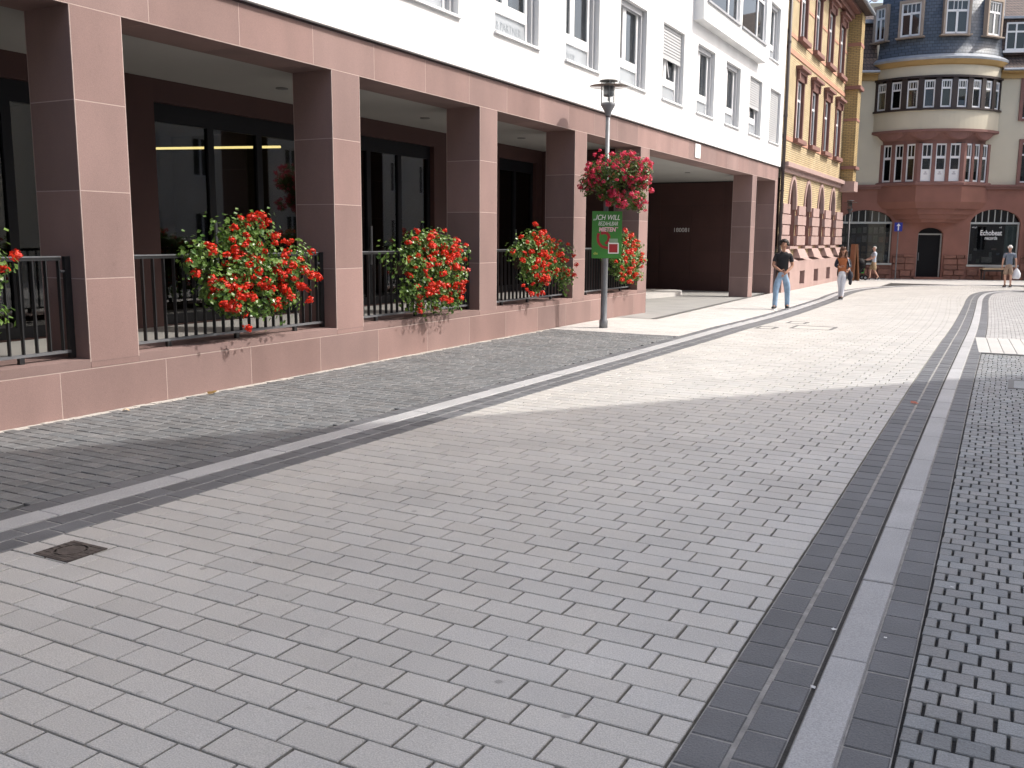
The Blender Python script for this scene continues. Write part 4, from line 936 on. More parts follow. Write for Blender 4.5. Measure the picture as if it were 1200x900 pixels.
for i in range(nw_+1):
    t = -A0+2*A0*i/nw_; q = MB()
    ew = eu*math.cos(t)+ev*math.sin(t); nv = ev*math.cos(t)-eu*math.sin(t); FB = Fr(C0+eu*(RC*math.sin(t)+.02)+ev*(VC-RC*math.cos(t)), ew, nv)
    fbox(q, FB, -.13, .13, -.01, .22, 8.1, 9.58); q.build('loggia_post', DBROWN, lg)
for i in range(nw_):
    t = -A0+2*A0*(i+.5)/nw_; ew = eu*math.cos(t)+ev*math.sin(t); nv = ev*math.cos(t)-eu*math.sin(t); FB = Fr(C0+eu*(RC*math.sin(t)+.02)+ev*(VC-RC*math.cos(t)), ew, nv)
    hwid = RC*A0/nw_-.145; q = MB()
    for e in ((-hwid, -hwid+.06, 8.12, 9.42), (hwid-.06, hwid, 8.12, 9.42), (-hwid+.06, hwid-.06, 8.98, 9.06), (-hwid+.06, hwid-.06, 9.34, 9.42), (-hwid+.06, hwid-.06, 8.12, 8.19)): fbox(q, FB, e[0], e[1], .06, .12, e[2], e[3])
    for j in (1, 2, 3): fbox(q, FB, -hwid+hwid*2*j/4-.012, -hwid+hwid*2*j/4+.012, .065, .115, 9.06, 9.34)
    q.build('loggia_window', WFRAME, lg); q = MB(); fbox(q, FB, -hwid+.03, hwid-.03, .09, .097, 8.14, 9.4); q.build('pane', GLASS_W, lg)
    if i in (3, 5): q = MB(); fbox(q, FB, -hwid+.06, hwid-.06, .11, .118, 8.2, 8.97 if i == 3 else 8.45); q.build('window_blind', mat('pale_blind', (.36, .40, .46), .8), lg)
q = MB(); loft(q, [(arc(RC+.07), 9.52), (arc(RC+.07), 9.62), (arc(RC), 9.63)]); q.build('loggia_lintel', DBROWN, CB)
q = MB(); loft(q, [(arc(RC), 9.63), (arc(RC), 10.12)]); q.build('frieze', CREAM, CB)
q = MB(); loft(q, [(arc(RC), 10.1), (arc(RC+.12), 10.14), (arc(RC+.22), 10.30), (arc(RC+.22), 10.34)]); q.build('soffit', SOFF, CB)
q = MB(); loft(q, [(arc(RC+.24), 10.34), (arc(RC+.26), 10.44), (arc(RC+.05), 10.60), (arc(RC-.05), 10.62)]); q.build('lead_flashing', LEAD, CB)
RT = RC-.06; q = MB(); loft(q, [(arc(RT+.05, 40), 10.55), (arc(RT-.05, 40), 11.2), (arc(RT-.12, 40), 14.6)]); tu = q.build('slate_turret', SLATE, CB, True)
q = MB(); q.add([FC.P(u, v, 14.6) for u, v in arc(RT+.25, 24)]+[FC.P(.02, 1.8, 17.5)], [(i, i+1, 25) for i in range(24)]); q.build('turret_roof', SLATE, CB)
for uc, w_ in ((-1.72, .92), (.24, 1.06), (2.12, .92), (-2.88, .6)):
    t = math.asin(max(-1, min(1, (uc-.02)/RT))); ew = eu*math.cos(t)+ev*math.sin(t); nv = ev*math.cos(t)-eu*math.sin(t); FB = Fr(C0+eu*(RT*math.sin(t)+.02)+ev*(VC-RT*math.cos(t)), ew, nv); h2 = w_/2; z0, z1 = 11.52, 13.08
    q = MB(); fbox(q, FB, -h2-.10, -h2, -.12, .3, z0-.04, z1+.12); fbox(q, FB, h2, h2+.10, -.12, .3, z0-.04, z1+.12); fbox(q, FB, -h2, h2, -.12, .3, z1, z1+.12); fbox(q, FB, -h2-.2, h2+.2, -.2, .3, z0-.10, z0-.04); o = q.build('turret_window', mat('stone_surround', (.33, .27, .22), .8), tu)
    q = MB()
    for e in ((-h2, -h2+.08, z0, z1), (h2-.08, h2, z0, z1), (-.05, .05, z0, z1-.5), (-h2+.08, h2-.08, z1-.56, z1-.46), (-h2+.08, h2-.08, z1-.08, z1), (-h2+.08, h2-.08, z0, z0+.08), (-.2, -.17, z1-.46, z1-.08), (.17, .2, z1-.46, z1-.08), (-.015, .015, z1-.46, z1-.08)): fbox(q, FB, e[0], e[1], -.05, .02, e[2], e[3])
    q.build('frame', WFRAME, tu); q = MB(); fbox(q, FB, -h2, h2, -.02, -.013, z0, z1); q.build('pane', GLASS_W, tu)
    q = MB(); fbox(q, FB, -h2, h2, .01, .02, z0, z1); q.build('inside', mat('turret_curtain', (.12, .13, .15), .9) if uc > -1 else mat('turret_red', (.12, .03, .02), .9), tu)
# mansard roof either side
for a, b in ((ULO, -2.9), (2.9, UHI)):
    q = MB(); q.add([FC.P(a,-.42,10.02), FC.P(b,-.42,10.02), FC.P(b,.25,10.75), FC.P(a,.25,10.75), FC.P(b,.95,12.6), FC.P(a,.95,12.6), FC.P(b,6,15.6), FC.P(a,6,15.6)], [(0,1,2,3),(3,2,4,5),(5,4,6,7)]); q.build('roof', TILE, CB)
    q = MB(); fbox(q, FC, a, b, -.40, .0, 9.88, 10.0); fbox(q, FC, a, b, -.14, -.0, 9.62, 9.88); q.build('eaves_board', SOFF, CB)
    q = MB(); q.tube(FC.P(a, -.46, 10.0), FC.P(b, -.46, 10.0), .06, .06, 8); q.build('gutter', LEAD, CB)
    q = MB(); fbox(q, FC, a, b, .70, .98, 12.55, 12.72); q.build('roof_ledge', LEAD, CB)
for ua in (2.98, 6.2, -6.2):
    ub = ua+1.4; q = MB(); fbox(q, FC, ua-.12, ub+.12, -.02, 2, 10.75, 12.42); o = q.build('dormer', TILE, CB)
    q = MB()
    for e in ((ua, ua+.07), (ub-.07, ub), (ua+.43, ua+.50), (ua+.88, ua+.95)): fbox(q, FC, e[0], e[1], -.08, -.02, 10.95, 12.25)
    for z in (10.95, 11.78, 12.18): fbox(q, FC, ua+.07, ub-.07, -.078, -.02, z, z+.08)
    q.build('frame', WFRAME, o); q = MB(); fbox(q, FC, ua, ub, -.045, -.038, 10.95, 12.25); q.build('pane', GLASS_W, o); q = MB(); fbox(q, FC, ua, ub, -.03, -.022, 10.95, 12.25); q.build('inside', ROOM, o)
    q = MB(); fbox(q, FC, ua-.2, ub+.2, -.2, 2, 12.42, 12.52); q.build('dormer_roof', LEAD, o); q = MB(); fbox(q, FC, ua-.1, ub+.1, -.16, 0, 10.83, 10.93); q.build('sill', WFRAME, o)
q = MB(); fbox(q, FC, ULO, ULO+.1, 0, 10, -.4, 10); fbox(q, FC, UHI-.1, UHI, 0, 10, -.4, 10); fbox(q, FC, ULO, UHI, 9.9, 10, -.4, 15.6); q.build('side_walls', CREAM, CB)
q = MB(); fbox(q, FC, ULO, UHI, 1.7, 1.75, -.4, 10.5); q.build('backing_plane', ROOM, CB)

# ================================================================== HOUSE OPPOSITE (behind and right of the camera; it shades the foreground)
OB = thing('opposite_house', 'pale plastered house across the street shading the foreground, outside the picture', 'building', (5, 0, 0))
H = 16.0; A = Vector((4.55, 9.3)); dirn = Vector((.615, .79)); B = A+dirn*14
OF = Fr((4.55, 0, 0), (0, 1, 0), (1, 0, 0)); oh = []
for r in range(4):
    for k in range(9): oh.append((-20+3.2*k, -18.8+3.2*k, 1.0+r*3.6+(.1 if r else 0), 2.9+r*3.6))
PALE = mat('pale_yellow_plaster', (.62, .60, .55), .85, .04, .8)
wl = MB(); holed(wl, OF, -22, A.y, -.1, H, 0, oh, .25)
wl.add([(A.x, A.y, -.1), (B.x, B.y, -.1), (B.x, B.y, H), (A.x, A.y, H)], [(0,1,2,3)]); wl.add([(4.55,-22,-.1),(20,-22,-.1),(20,-22,H),(4.55,-22,H)], [(0,1,2,3)]); wl.add([(20,-22,-.1),(B.x+4,B.y,-.1),(B.x+4,B.y,H),(20,-22,H)], [(0,1,2,3)]); wl.add([(B.x,B.y,-.1),(B.x+4,B.y,-.1),(B.x+4,B.y,H),(B.x,B.y,H)], [(0,1,2,3)])
wl.add([(4.55,-22,H),(A.x,A.y,H),(B.x,B.y,H),(B.x+4,B.y,H),(20,-22,H)], [(0,1,2,3,4)]); wl.build('wall', PALE, OB)
fr_me = gl_me = None
for h in oh:
    q = MB(); a, b, c, d = h
    for e in ((a, a+.08, c, d), (b-.08, b, c, d), ((a+b)/2-.05, (a+b)/2+.05, c, d), (a+.08, b-.08, d-.08, d), (a+.08, b-.08, c, c+.08)): fbox(q, OF, e[0], e[1], .15, .2, e[2], e[3])
    if fr_me is None:
        o = q.build('window', WFRAME, OB); q = MB(); fbox(q, OF, a, b, .19, .2, c, d); p = q.build('pane', mat('opp_glass', (.03, .035, .04), .08, .02, 2), o); fr_me = (o, p, h)
    else:
        dlt = (0, a-fr_me[2][0], c-fr_me[2][2]); o = link('window', fr_me[0].data, OB, dlt); link('pane', fr_me[1].data, o, dlt)

def plainhouse(name, label, fr, L, H, D):
    t = thing(name, label, 'building', fr.P(L/2, 0, 0)); hs = []
    n = int(L/3.1)
    for r in range(int((H-1)/3.4)):
        for k in range(n): hs.append((1.0+k*3.1, 2.15+k*3.1, 1.0+r*3.4, 2.8+r*3.4))
    q = MB(); holed(q, fr, 0, L, -.3, H, 0, hs, .22)
    for f4 in ([(0,0,-.3),(0,D,-.3),(0,D,H),(0,0,H)], [(L,0,-.3),(L,D,-.3),(L,D,H),(L,0,H)], [(0,D,-.3),(L,D,-.3),(L,D,H),(0,D,H)], [(0,0,H),(L,0,H),(L,D,H),(0,D,H)]): fquad(q, fr, f4)
    q.build('wall', PALE, t)
    first = None
    for h in hs:
        a, b, c, d = h
        if first is None:
            q = MB()
            for e in ((a, a+.08, c, d), (b-.08, b, c, d), ((a+b)/2-.05, (a+b)/2+.05, c, d), (a+.08, b-.08, d-.08, d), (a+.08, b-.08, c, c+.08)): fbox(q, fr, e[0], e[1], .14, .19, e[2], e[3])
            o = q.build('window', WFRAME, t); q = MB(); fbox(q, fr, a, b, .18, .19, c, d); p = q.build('pane', MATS['opp_glass'], o); first = (o, p, h)
        else:
            dl = fr.eu*(a-first[2][0]); dl = (dl.x, dl.y, c-first[2][2]); o = link('window', first[0].data, t, dl); link('pane', first[1].data, o, dl)
plainhouse('side_square_house', 'pale house row across the side square, outside the picture to the right', Fr((12.5, 62, 0), (0, -1, 0), (1, 0, 0)), 38, 11.0, 8)
plainhouse('added_rear_house', 'pale house added behind the camera to block low sky, outside the picture', Fr((14, -30, 0), (-1, 0, 0), (0, -1, 0)), 30, 13.0, 8)  # unseen house, added to cut off the low sky behind the camera

# ================================================================== STREET THINGS
# drain cover near the left gutter
def quadbox(name, m, parent, x0, x1, y0, y1, z0, z1): return MB().box(x0, x1, y0, y1, z0, z1).build(name, m, parent)
dc = thing('drain_cover', 'rusty square drain cover with a round lid near the left gutter', 'drain cover', (-4.41, 3.2, 0))
quadbox('frame', CAST, dc, -4.55, -4.275, 3.075, 3.325, -.02, .006)
MB().lathe((-4.41, 3.2, .004), [(.098, 0), (.098, .004), (.088, .006), (.088, .002), (.075, .002), (.074, .006), (.01, .007)], 28).build('lid', CAST, dc)
rb = MB()
for i in range(6): rb.box(-4.545, -4.28, 3.085+i*.042, 3.097+i*.042, .005, .0085)
rb.build('ribs', CAST, dc)
def cover(x0, x1, y0, y1, label, im=None):
    t = thing('access_cover', label, 'access cover', ((x0+x1)/2, (y0+y1)/2, zg(y0)), 'paved access covers in the road'); z = zg((y0+y1)/2); e = .06; zt = z+.006
    q = MB(); q.box(x0, x1, y0, y0+e, z-.02, zt); q.box(x0, x1, y1-e, y1, z-.02, zt); q.box(x0, x0+e, y0+e, y1-e, z-.02, zt); q.box(x1-e, x1, y0+e, y1-e, z-.02, zt); q.build('rim', STEEL, t)
    quadbox('inset_slab', im or PAVER, t, x0+e+.004, x1-e-.004, y0+e+.004, y1-e-.004, z-.02, z+.004)
cover(-3.85, -3.05, 18.75, 19.5, 'large rectangular access cover in the sunlit road'); cover(-4.42, -4.05, 18.3, 18.8, 'small access cover beside the left gutter, left of the large one'); cover(-4.2, -3.8, 20.1, 20.6, 'farther small access cover behind the large one')
cover(.02, .55, 12.3, 13.1, 'access cover among the right hand setts at the picture edge', SETT)
# litter
def scrap(name, m, x, y, s, label, cat, seed):
    rg = random.Random(seed); mb = MB(); z = zg(y)+.004; pts = []
    for i in range(7):
        t = i*2*math.pi/7; rr = s*rg.uniform(.6, 1.1); pts.append((x+rr*math.cos(t), y+rr*math.sin(t)*.8, z+rg.uniform(.001, s*.6)))
    pts.append((x, y, z+s*.5)); mb.add(pts, [(i, (i+1) % 7, 7) for i in range(7)]); o = mb.build(name, m); o['label'] = label; o['category'] = cat; return o
LEAFB = mat('dry_leaf', (.18, .11, .03), .8, .2, 30); GUM = mat('paper_scrap', (.72, .72, .72), .8, .05, 20); REDS = mat('red_scrap', (.42, .14, .10), .8, .1, 20)
scrap('paper_scrap', GUM, -.562, 3.53, .014, 'white paper scrap against the right kerb, nearest of the scraps', 'litter', 1)
scrap('paper_scrap', GUM, -.585, 4.13, .014, 'white paper scrap against the right kerb, second nearest', 'litter', 2)
scrap('paper_scrap', GUM, -.375, 4.15, .010, 'tiny white scrap on the dark row right of the kerb', 'litter', 3)
scrap('paper_scrap', GUM, -.16, 4.95, .010, 'tiny white scrap at the edge of the right hand setts', 'litter', 6)
scrap('red_wrapper', REDS, -.83, 10.6, .05, 'reddish wrapper on the right gutter', 'litter', 4)
scrap('dry_leaf', LEAFB, -7.6, 7.35, .06, 'dry brown leaf at the foot of the sandstone wall', 'leaf', 5)
scrap('pale_leaf', WOODP, -7.58, 6.2, .05, 'pale crumpled leaf at the wall foot below the nearest pillar', 'leaf', 7)
scrap('paper_scrap', GUM, -5.0, 4.2, .012, 'white scrap on the left gutter', 'litter', 8)
# blue traffic sign
bs = thing('traffic_sign', 'blue traffic sign with white arrow on a thin post by the shop', 'traffic sign', (-5.42, 51.6, -.2))
MB().tube((-5.42, 51.6, -.25), (-5.42, 51.6, 2.62), .03, .03, 8).build('post', GALV, bs)
FS = Fr((-5.42, 51.56, 0), _R0, Vector((-math.sin(YAW), math.cos(YAW), 0)))
q = MB(); fbox(q, FS, -.2, .2, 0, .012, 2.16, 2.60); q.build('plate', BLUE, bs); q = MB(); fbox(q, FS, -.03, .03, -.004, -.001, 2.2, 2.45); q.add([FS.P(-.1,-.004,2.43), FS.P(.1,-.004,2.43), FS.P(0,-.004,2.56)], [(0,1,2)]); q.build('arrow', WHITEP, bs)
# green sign on the wall right
gs = thing('shop_sign', 'green and red sign board standing by the wall at the right picture edge', 'sign', FC.P(5.1, -.15, -.2))
q = MB(); fbox(q, FC, 4.72, 5.5, -.18, -.14, .75, 2.42); q.build('board', GREEN, gs); q = MB(); fbox(q, FC, 4.76, 5.46, -.186, -.178, 1.68, 1.88); q.build('red_band', POSTR, gs)
q = MB()
for z in (1.0, 1.58, 2.08): fbox(q, FC, 4.8, 5.4, -.186, -.181, z, z+.07)
q.build('white_bars', WHITEP, gs); q = MB(); fbox(q, FC, 4.78, 4.82, -.2, -.12, -.22, .75); fbox(q, FC, 5.4, 5.44, -.2, -.12, -.22, .75); q.build('leg', GALV, gs)
# display table in front of the record shop
tb = thing('display_table', 'low wooden display table below the record shop window', 'table', FC.P(3.2, -.5, -.2))
q = MB(); fbox(q, FC, 2.55, 3.75, -.85, -.3, .30, .36); q.build('table_top', WOODP, tb); q = MB(); fbox(q, FC, 2.6, 3.7, -.82, -.33, .2, .3); q.build('apron', DBROWN, tb)
for u, v in ((2.66, -.78), (3.64, -.78), (2.66, -.37), (3.64, -.37)): q = MB(); fbox(q, FC, u-.03, u+.03, v-.03, v+.03, -.21, .2); q.build('leg', DBROWN, tb)
q = MB(); fbox(q, FC, 2.7, 3.5, -.7, -.4, .362, .42); q.build('record_crate', mat('crate_grey', (.25, .24, .22), .8), tb)
# wooden A-board edge-on beside the far lamp
ab = thing('sandwich_board', 'brown wooden sandwich board standing at the yellow building corner', 'sign board', (-6.8, 47.55, -.2))
FA = Fr((-6.86, 47.55, -.2), Vector((_R0.x, _R0.y, 0)), Vector((-math.sin(YAW), math.cos(YAW), 0)))
for u0, u1 in ((-.10, -.05), (.16, .0)):
    q = MB(); q.hexa([FA.P(u0-.035,-.3,0), FA.P(u0+.035,-.3,0), FA.P(u0+.035,.3,0), FA.P(u0-.035,.3,0), FA.P(u1-.035,-.3,1.72), FA.P(u1+.035,-.3,1.72), FA.P(u1+.035,.3,1.72), FA.P(u1-.035,.3,1.72)]); q.build('panel', WOOD, ab)

# ================================================================== PEOPLE
def skinmesh(verts, edges, radii, sub=2):
    me = bpy.data.meshes.new('sk'); me.from_pydata([Vector(v) for v in verts], edges, []); o = bpy.data.objects.new('sk', me); COL.objects.link(o)
    md = o.modifiers.new('s', 'SKIN'); md.use_smooth_shade = True; md.branch_smoothing = .6
    for i, r in enumerate(radii):
        sv = me.skin_vertices[0].data[i]; sv.radius = r if isinstance(r, tuple) else (r, r); sv.use_root = (i == 0)
    sb = o.modifiers.new('b', 'SUBSURF'); sb.levels = sub; sb.render_levels = sub
    dg = bpy.context.evaluated_depsgraph_get(); dg.update(); m2 = bpy.data.meshes.new_from_object(o.evaluated_get(dg)); bpy.data.objects.remove(o); bpy.data.meshes.remove(me)
    for p in m2.polygons: p.use_smooth = True
    return m2
class Sk:
    def __init__(s): s.v = []; s.e = []; s.r = []
    def chain(s, pts, rs, start=None):
        prev = start; ids = []
        for p, r in zip(pts, rs):
            s.v.append(p); s.r.append(r); i = len(s.v)-1; ids.append(i)
            if prev is not None: s.e.append((prev, i))
            prev = i
        return ids
def place(me, o, fwd, k):
    f = Vector((fwd[0], fwd[1], 0)).normalized(); r = Vector((f.y, -f.x, 0)); O = Vector(o)
    for v in me.vertices: c = v.co*k; v.co = O + r*c.x + f*c.y + Vector((0, 0, c.z))
    return me
def person(loc, fwd, height, J, label, look, skin, hair_m, hair_kind):
    """J: joints in a 1.75 m body, x right, y forward; look: list of garments (name, mat, chains)"""
    k = height/1.75; t = thing('person', label, 'person', loc)
    s = Sk(); pel = s.chain([(0, 0, .93), (0, .005, 1.06), (0, .0, 1.22), (0, -.01, 1.38), (0, .0, 1.47), (0, .015, 1.54)], [(.115, .082), (.118, .082), (.14, .092), (.128, .083), .05, .048])
    s.chain([(0, .025, 1.60), (0, .03, 1.67), (0, .02, 1.735)], [(.068, .078), (.075, .088), (.05, .06)], pel[-1])
    for sd in 'LR':
        j = J[sd]
        s.chain([j['sh'], j['el'], j['wr'], j['hd']], [(.058, .058), .042, .030, (.036, .022)], pel[3])
        s.chain([j['hip'], j['kn'], j['an'], j['toe']], [(.066, .066), (.048, .050), .036, (.036, .028)], pel[0])
    me = skinmesh(s.v, s.e, s.r); bm2 = bmesh.new(); bm2.from_mesh(me)
    add = MB()
    for sd in 'LR':
        j = J[sd]; w_, h_ = Vector(j['wr']), Vector(j['hd']); d = (h_-w_).normalized(); sidev = d.cross(Vector((0, 1, .2))).normalized()
        for q, ln in ((-.024, .062), (-.008, .074), (.008, .070), (.024, .055)):
            a = h_+sidev*q+d*.01; b = a+d*ln*.55; c = b+(d+Vector((0, .55, -.2))).normalized()*ln*.5; add.tube(a, b, .0085, .008, 6); add.tube(b, c, .008, .006, 6)
        a = w_+d*.03+sidev*(.028 if sd == 'L' else -.028); b = a+(d+sidev*(.8 if sd == 'L' else -.8)).normalized()*.04; add.tube(a, b, .010, .008, 6); add.tube(b, b+d*.028, .008, .006, 6)
    add.tube((0, .105, 1.655), (0, .128, 1.628), .010, .014, 6); add.tube((0, .128, 1.628), (0, .108, 1.618), .014, .012, 6)
    for e in (-1, 1): add.blob((e*.079, .02, 1.642), .012, .02, .032, 6, 5)
    m3 = bpy.data.meshes.new('f'); m3.from_pydata(add.v, [], add.f); bm2.from_mesh(m3); bm2.to_mesh(me); bm2.free()
    me.materials.clear(); me.materials.append(skin); me.name = 'body'
    for p in me.polygons: p.use_smooth = True
    body = link('body', place(me, loc, fwd, k), t)
    def part(name, mesh_or_mb, m, smooth=True):
        if isinstance(mesh_or_mb, MB):
            q = bpy.data.meshes.new(name); q.from_pydata(mesh_or_mb.v, [], mesh_or_mb.f)
        else: q = mesh_or_mb
        q.materials.clear(); q.materials.append(m)
        for p in q.polygons: p.use_smooth = smooth
        return link(name, place(q, loc, fwd, k), t)
    for e in (-1, 1): part('eye', MB().blob((e*.033, .100, 1.660), .010, .006, .006, 6, 5), EYE_M); part('eyebrow', MB().box(e*.034-.014, e*.034+.014, .100, .107, 1.682, 1.686), HAIR_D, False)
    part('mouth', MB().box(-.024, .024, .098, .107, 1.590, 1.598), LIP, False)
    # hair
    rg = random.Random(len(label)); h = MB()
    if hair_kind == 'short':
        for i in range(95):
            th = rg.uniform(0, 6.28); ph = rg.uniform(0, 1.8); c = Vector((.09*math.sin(ph)*math.cos(th), -.005+.094*math.sin(ph)*math.sin(th), 1.668+.092*math.cos(ph)))
            if c.y > .035 and c.z < 1.715: continue
            h.blob(c*1.0+Vector((0, -.005, .012)), .040, .040, .038, 6, 5, .3, rg)
    elif hair_kind == 'thin':
        for i in range(50):
            th = rg.uniform(0, 6.28); ph = rg.uniform(0, 1.7); c = Vector((.076*math.sin(ph)*math.cos(th), .01+.084*math.sin(ph)*math.sin(th), 1.66+.082*math.cos(ph)))
            if c.y > .05 and c.z < 1.71: continue
            h.blob(c, .026, .026, .022, 6, 5, .2, rg)
    else:
        for i in range(110):
            th = rg.uniform(0, 6.28); dz = rg.uniform(-.36, .09); rad = .083 if dz > -.05 else .10+.02*rg.random(); c = Vector((rad*math.cos(th), .0+rad*.9*math.sin(th), 1.66+dz))
            if dz > -.05: f_ = math.sqrt(max(0, 1-((dz-.0)/.105)**2)); c = Vector((.088*f_*math.cos(th), .008+.092*f_*math.sin(th), 1.655+dz))
            if c.y > .045 and c.z < 1.70: c.y = -abs(c.y)*.4; c.x = math.copysign(max(abs(c.x), .07), c.x)
            h.blob(c, .032, .032, .055, 6, 5, .2, rg)
    part('hair', h, hair_m)
    for nm, m, kind in look:
        if kind in ('tee', 'shirt', 'long'):
            s = Sk(); hem = .845 if kind != 'long' else .84
            c0 = s.chain([(0, 0, hem), (0, .004, 1.06), (0, .0, 1.22), (0, -.01, 1.38), (0, -.005, 1.45), (0, .0, 1.485)], [(.150, .118), (.146, .110), (.162, .116), (.150, .108), (.105, .088), (.066, .066)])
            for sd in 'LR':
                j = J[sd]; a, b = Vector(j['sh']), Vector(j['el']); w_ = Vector(j['wr'])
                if kind == 'long': s.chain([a, b, b.lerp(w_, .9)], [.075, .056, .045], c0[3])
                else: s.chain([a, a.lerp(b, .45), a.lerp(b, .72)], [.078, .064, .058], c0[3])
            part(nm, skinmesh(s.v, s.e, s.r), m)
        elif kind in ('trousers', 'slim', 'shorts', 'skirt'):
            s = Sk(); c0 = s.chain([(0, .0, 1.06), (0, 0, .97), (0, 0, .87)], [(.140, .108), (.148, .114), (.145, .112)])
            for sd in 'LR':
                j = J[sd]; a, b, c = Vector(j['hip'])-Vector((0, 0, .05)), Vector(j['kn']), Vector(j['an'])
                if kind == 'trousers': s.chain([a, a.lerp(b, .5), b, b.lerp(c, .5), c.lerp(b, -.12)], [.115, .100, .080, .070, .068], c0[2])
                elif kind == 'slim': s.chain([a, a.lerp(b, .5), b, b.lerp(c, .5), c.lerp(b, -.10)], [.110, .096, .074, .064, .058], c0[2])
                else: s.chain([a, a.lerp(b, .5), a.lerp(b, .95)], [.110, .105, .100], c0[2])
            part(nm, skinmesh(s.v, s.e, s.r), m)
        elif kind == 'shoes':
            for sd in 'LR':
                a, b = Vector(J[sd]['an']), Vector(J[sd]['toe']); s = Sk(); hz = max(min(a.z-.05, .045), .035); f_ = (b-a); f_.z = 0
                base = Vector((a.x, a.y, min(b.z, a.z-.045))); s.chain([base-f_.normalized()*.05, base+f_.normalized()*.04, base+f_.normalized()*.12, base+f_.normalized()*.18], [(.055, .055), (.060, .056), (.060, .050), (.046, .040)]); s.chain([a+Vector((0, 0, .01))], [.060], 0)
                part(nm, skinmesh(s.v, s.e, s.r, 1), m)
                q = MB(); c0 = base; d = f_.normalized(); pz = base.z-.042; sd2 = Vector((-d.y, d.x, 0))
                A4 = [c0-d*.08-sd2*.045, c0+d*.20-sd2*.045, c0+d*.20+sd2*.045, c0-d*.08+sd2*.045]; q.hexa([(v.x, v.y, pz-.006) for v in A4]+[(v.x, v.y, pz+.02) for v in A4]); part('sole', q, SHOEW, False)
        elif kind == 'coat':                                   # open long jacket worn over or hung on the arm
            s = Sk(); c0 = s.chain([(0, -.05, .70), (0, -.05, .95), (0, -.04, 1.2), (0, -.03, 1.38)], [(.20, .09), (.185, .10), (.185, .105), (.17, .10)])
            for sd in 'LR':
                j = J[sd]; a, b = Vector(j['sh']), Vector(j['el']); s.chain([a, b, b.lerp(Vector(j['wr']), .8)], [.08, .062, .052], c0[3])
            part(nm, skinmesh(s.v, s.e, s.r), m)
    return t, part
def joints(**kw):
    J = {'R': dict(sh=(.175, -.01, 1.40), el=(.235, -.02, 1.13), wr=(.24, .05, .88), hd=(.24, .07, .81), hip=(.09, 0, .90), kn=(.10, .03, .50), an=(.10, .0, .09), toe=(.115, .15, .045)),
         'L': dict(sh=(-.175, -.01, 1.40), el=(-.235, -.02, 1.13), wr=(-.24, .05, .88), hd=(-.24, .07, .81), hip=(-.09, 0, .90), kn=(-.10, .03, .50), an=(-.10, .0, .09), toe=(-.115, .15, .045))}
    for kk, v in kw.items(): J[kk[0]][kk[2:]] = v
    return J
# man in black T-shirt walking towards the camera, hands joined in front
Jm = joints(R_el=(.245, .03, 1.13), R_wr=(.06, .21, 1.00), R_hd=(.0, .235, .985), L_el=(-.235, .0, 1.12), L_wr=(-.085, .19, .95), L_hd=(-.03, .215, .90),
            R_hip=(.095, 0, .90), R_kn=(.145, .10, .50), R_an=(.16, .16, .10), R_toe=(.19, .30, .055), L_kn=(-.135, -.02, .50), L_an=(-.15, -.16, .12), L_toe=(-.16, -.03, .050))
person((-5.37, 25.06, zg(25.06)), (5.37, -25), 1.77, Jm, 'man in black T-shirt and light blue jeans walking towards the camera', [('t_shirt', TEE, 'tee'), ('jeans', DENIM, 'trousers'), ('shoe', SHOEB, 'shoes')], SKIN, HAIR_D, 'short')
# woman with long brown hair
Jw = joints(R_el=(.23, .0, 1.14), R_wr=(.07, .17, 1.10), R_hd=(.01, .19, 1.12), L_el=(-.24, -.05, 1.15), L_wr=(-.20, .12, 1.02), L_hd=(-.17, .17, .98), R_kn=(.05, .02, .50), R_an=(.02, .0, .09), R_toe=(.02, .15, .045), L_kn=(-.05, .10, .52), L_an=(-.03, .14, .11), L_toe=(-.03, .29, .06), R_sh=(.16, -.01, 1.39), L_sh=(-.16, -.01, 1.39))
tw, pw_ = person((-4.96, 31.97, zg(32)), (4.6, -32), 1.66, Jw, 'woman with long brown hair, orange top and white trousers walking with a dark jacket', [('top', ORANGE, 'long'), ('trousers', WHITEC, 'slim'), ('shoe', SHOEB, 'shoes'), ('jacket', NAVY, 'coat')], SKIN, HAIR_B, 'long')
q = MB(); q.blob((-.27, .02, .80), .09, .12, .17, 10, 8, .12); q.blob((-.28, .02, .62), .06, .09, .12, 8, 7, .12); pw_('shoulder_bag', q, NAVY); q = MB(); q.path([(-.26, .0, .95), (-.22, .04, 1.2), (-.15, .06, 1.42)], .012, 6); pw_('bag_strap', q, LBLUE)
# man at right seen from behind, plastic bag in his right hand
Jr = joints(R_kn=(.10, -.02, .50), R_an=(.10, -.08, .11), R_toe=(.11, .05, .05), L_kn=(-.09, .08, .5), L_an=(-.08, .07, .09), L_toe=(-.09, .22, .045), R_el=(.255, -.02, 1.13), R_wr=(.29, .04, .90), R_hd=(.295, .05, .82))
tr_, pr_ = person((-.29, 44.36, zg(44)), (-.25, 1), 1.74, Jr, 'white haired man in grey shirt and shorts seen from behind at the right', [('shirt', GREYS, 'shirt'), ('shorts', KHAKI, 'shorts'), ('shoe', SHOEB, 'shoes')], SKIN2, HAIR_W, 'thin')
bagp = Vector((-.29, 44.36, zg(44)))
bg_ = thing('plastic_bag', 'white plastic carrier bag in the hand of the man at right', 'bag', (-.0, 44.4, .2))
f = Vector((-.25, 1, 0)).normalized(); r_ = Vector((f.y, -f.x, 0)); hb = bagp+r_*.293+f*.05+Vector((0, 0, .80))
q = MB(); vs = []
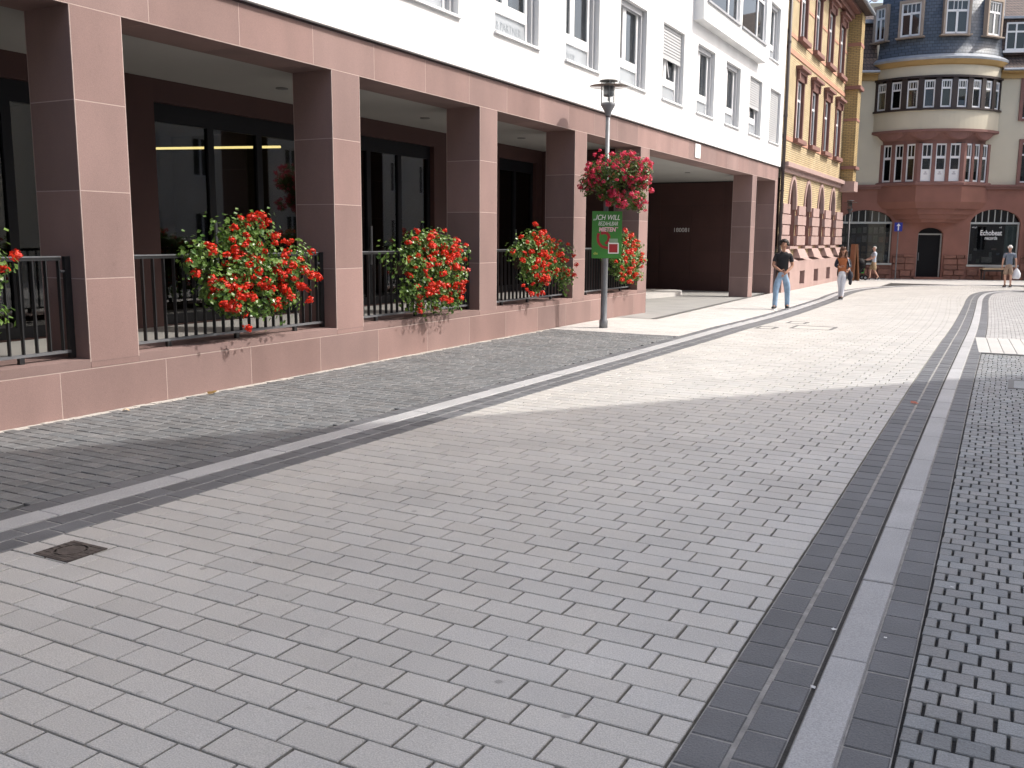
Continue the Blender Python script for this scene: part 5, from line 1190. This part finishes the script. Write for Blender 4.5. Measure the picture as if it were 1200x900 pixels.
for k_, (w_, d_, z) in enumerate(((.03, .02, .0), (.10, .05, -.10), (.15, .07, -.22), (.16, .075, -.36), (.12, .06, -.44))):
    for i in range(10): t_ = i*.628; j_ = 1+.12*math.sin(i*2.7+k_); p = hb+r_*(w_*j_*math.cos(t_)+.03)+f*(d_*j_*math.sin(t_))+Vector((0, 0, z)); vs.append(p)
q.add(vs, [(k_*10+i, k_*10+(i+1) % 10, (k_+1)*10+(i+1) % 10, (k_+1)*10+i) for k_ in range(4) for i in range(10)]+[tuple(range(40, 50))]); q.build('bag_body', BAGW, bg_, True)
q = MB(); q.path([hb+r_*.05, hb+Vector((0, 0, .03)), hb-r_*.03], .008, 5); q.build('bag_handle', BAGW, bg_)
# woman pushing a pushchair to the left
Js = joints(R_el=(.23, .10, 1.16), R_wr=(.19, .32, 1.06), R_hd=(.18, .39, 1.05), L_el=(-.23, .10, 1.16), L_wr=(-.19, .32, 1.06), L_hd=(-.18, .39, 1.05), R_kn=(.09, .14, .52), R_an=(.09, .14, .10), R_toe=(.1, .28, .05), L_kn=(-.09, -.03, .48), L_an=(-.09, -.24, .16), L_toe=(-.1, -.12, .055))
fl_ = (-_R0.x, -_R0.y)
pl0 = Vector((-6.12, 48.75, zg(49)))
person(pl0, fl_, 1.62, Js, 'white haired woman in pale blue blouse pushing a pushchair', [('blouse', LBLUE, 'shirt'), ('skirt', TAN, 'shorts'), ('shoe', SHOEB, 'shoes')], SKIN2, HAIR_W, 'thin')
st = thing('pushchair', 'black pushchair with a green bag, pushed along the left shop window', 'pushchair', (-6.55, 48.7, -.2))
F2 = Fr(pl0+Vector((fl_[0], fl_[1], 0))*.36, Vector((fl_[0], fl_[1], 0)), Vector((-fl_[1], fl_[0], 0)))
q = MB(); q.path([F2.P(0, -.2, .97), F2.P(0, .2, .97)], .016, 6)
for s in (-.2, .2): q.path([F2.P(0, s, .97), F2.P(.25, s, .55), F2.P(.62, s, .12)], .013, 6); q.path([F2.P(.22, s, .6), F2.P(.10, s, .12)], .013, 6)
q.build('frame', IRON, st)
q = MB(); q.hexa([F2.P(.20,-.19,.38), F2.P(.60,-.19,.42), F2.P(.60,.19,.42), F2.P(.20,.19,.38), F2.P(.10,-.19,.9), F2.P(.32,-.19,.5), F2.P(.32,.19,.5), F2.P(.10,.19,.9)]); q.build('seat', BLACK, st)
q = MB(); q.blob(F2.P(.34, 0, .76), .30, .24, .30, 12, 8, .03); q.blob(F2.P(.42, 0, .48), .26, .22, .18, 12, 8, .03); q.build('hood', BLACK, st, True)
q = MB(); fbox(q, F2, .02, .34, -.215, -.17, .32, .62); q.build('green_bag', GREEN, st); q = MB(); fbox(q, F2, .02, .34, -.225, -.165, .56, .62); q.build('bag_flap', mat('grey_flap', (.4, .4, .42), .8), st)
for u, rr in ((.10, .12), (.62, .10)):
    for s in (-.22, .22):
        q = MB(); c = F2.P(u, s, rr); e = F2.ev*.02; q.tube(Vector(c)-e, Vector(c)+e, rr, rr, 16); o = q.build('wheel', BLACK, st); q = MB(); q.tube(Vector(c)-e*1.3, Vector(c)+e*1.3, rr*.5, rr*.5, 12); q.build('hub', GALV, st)
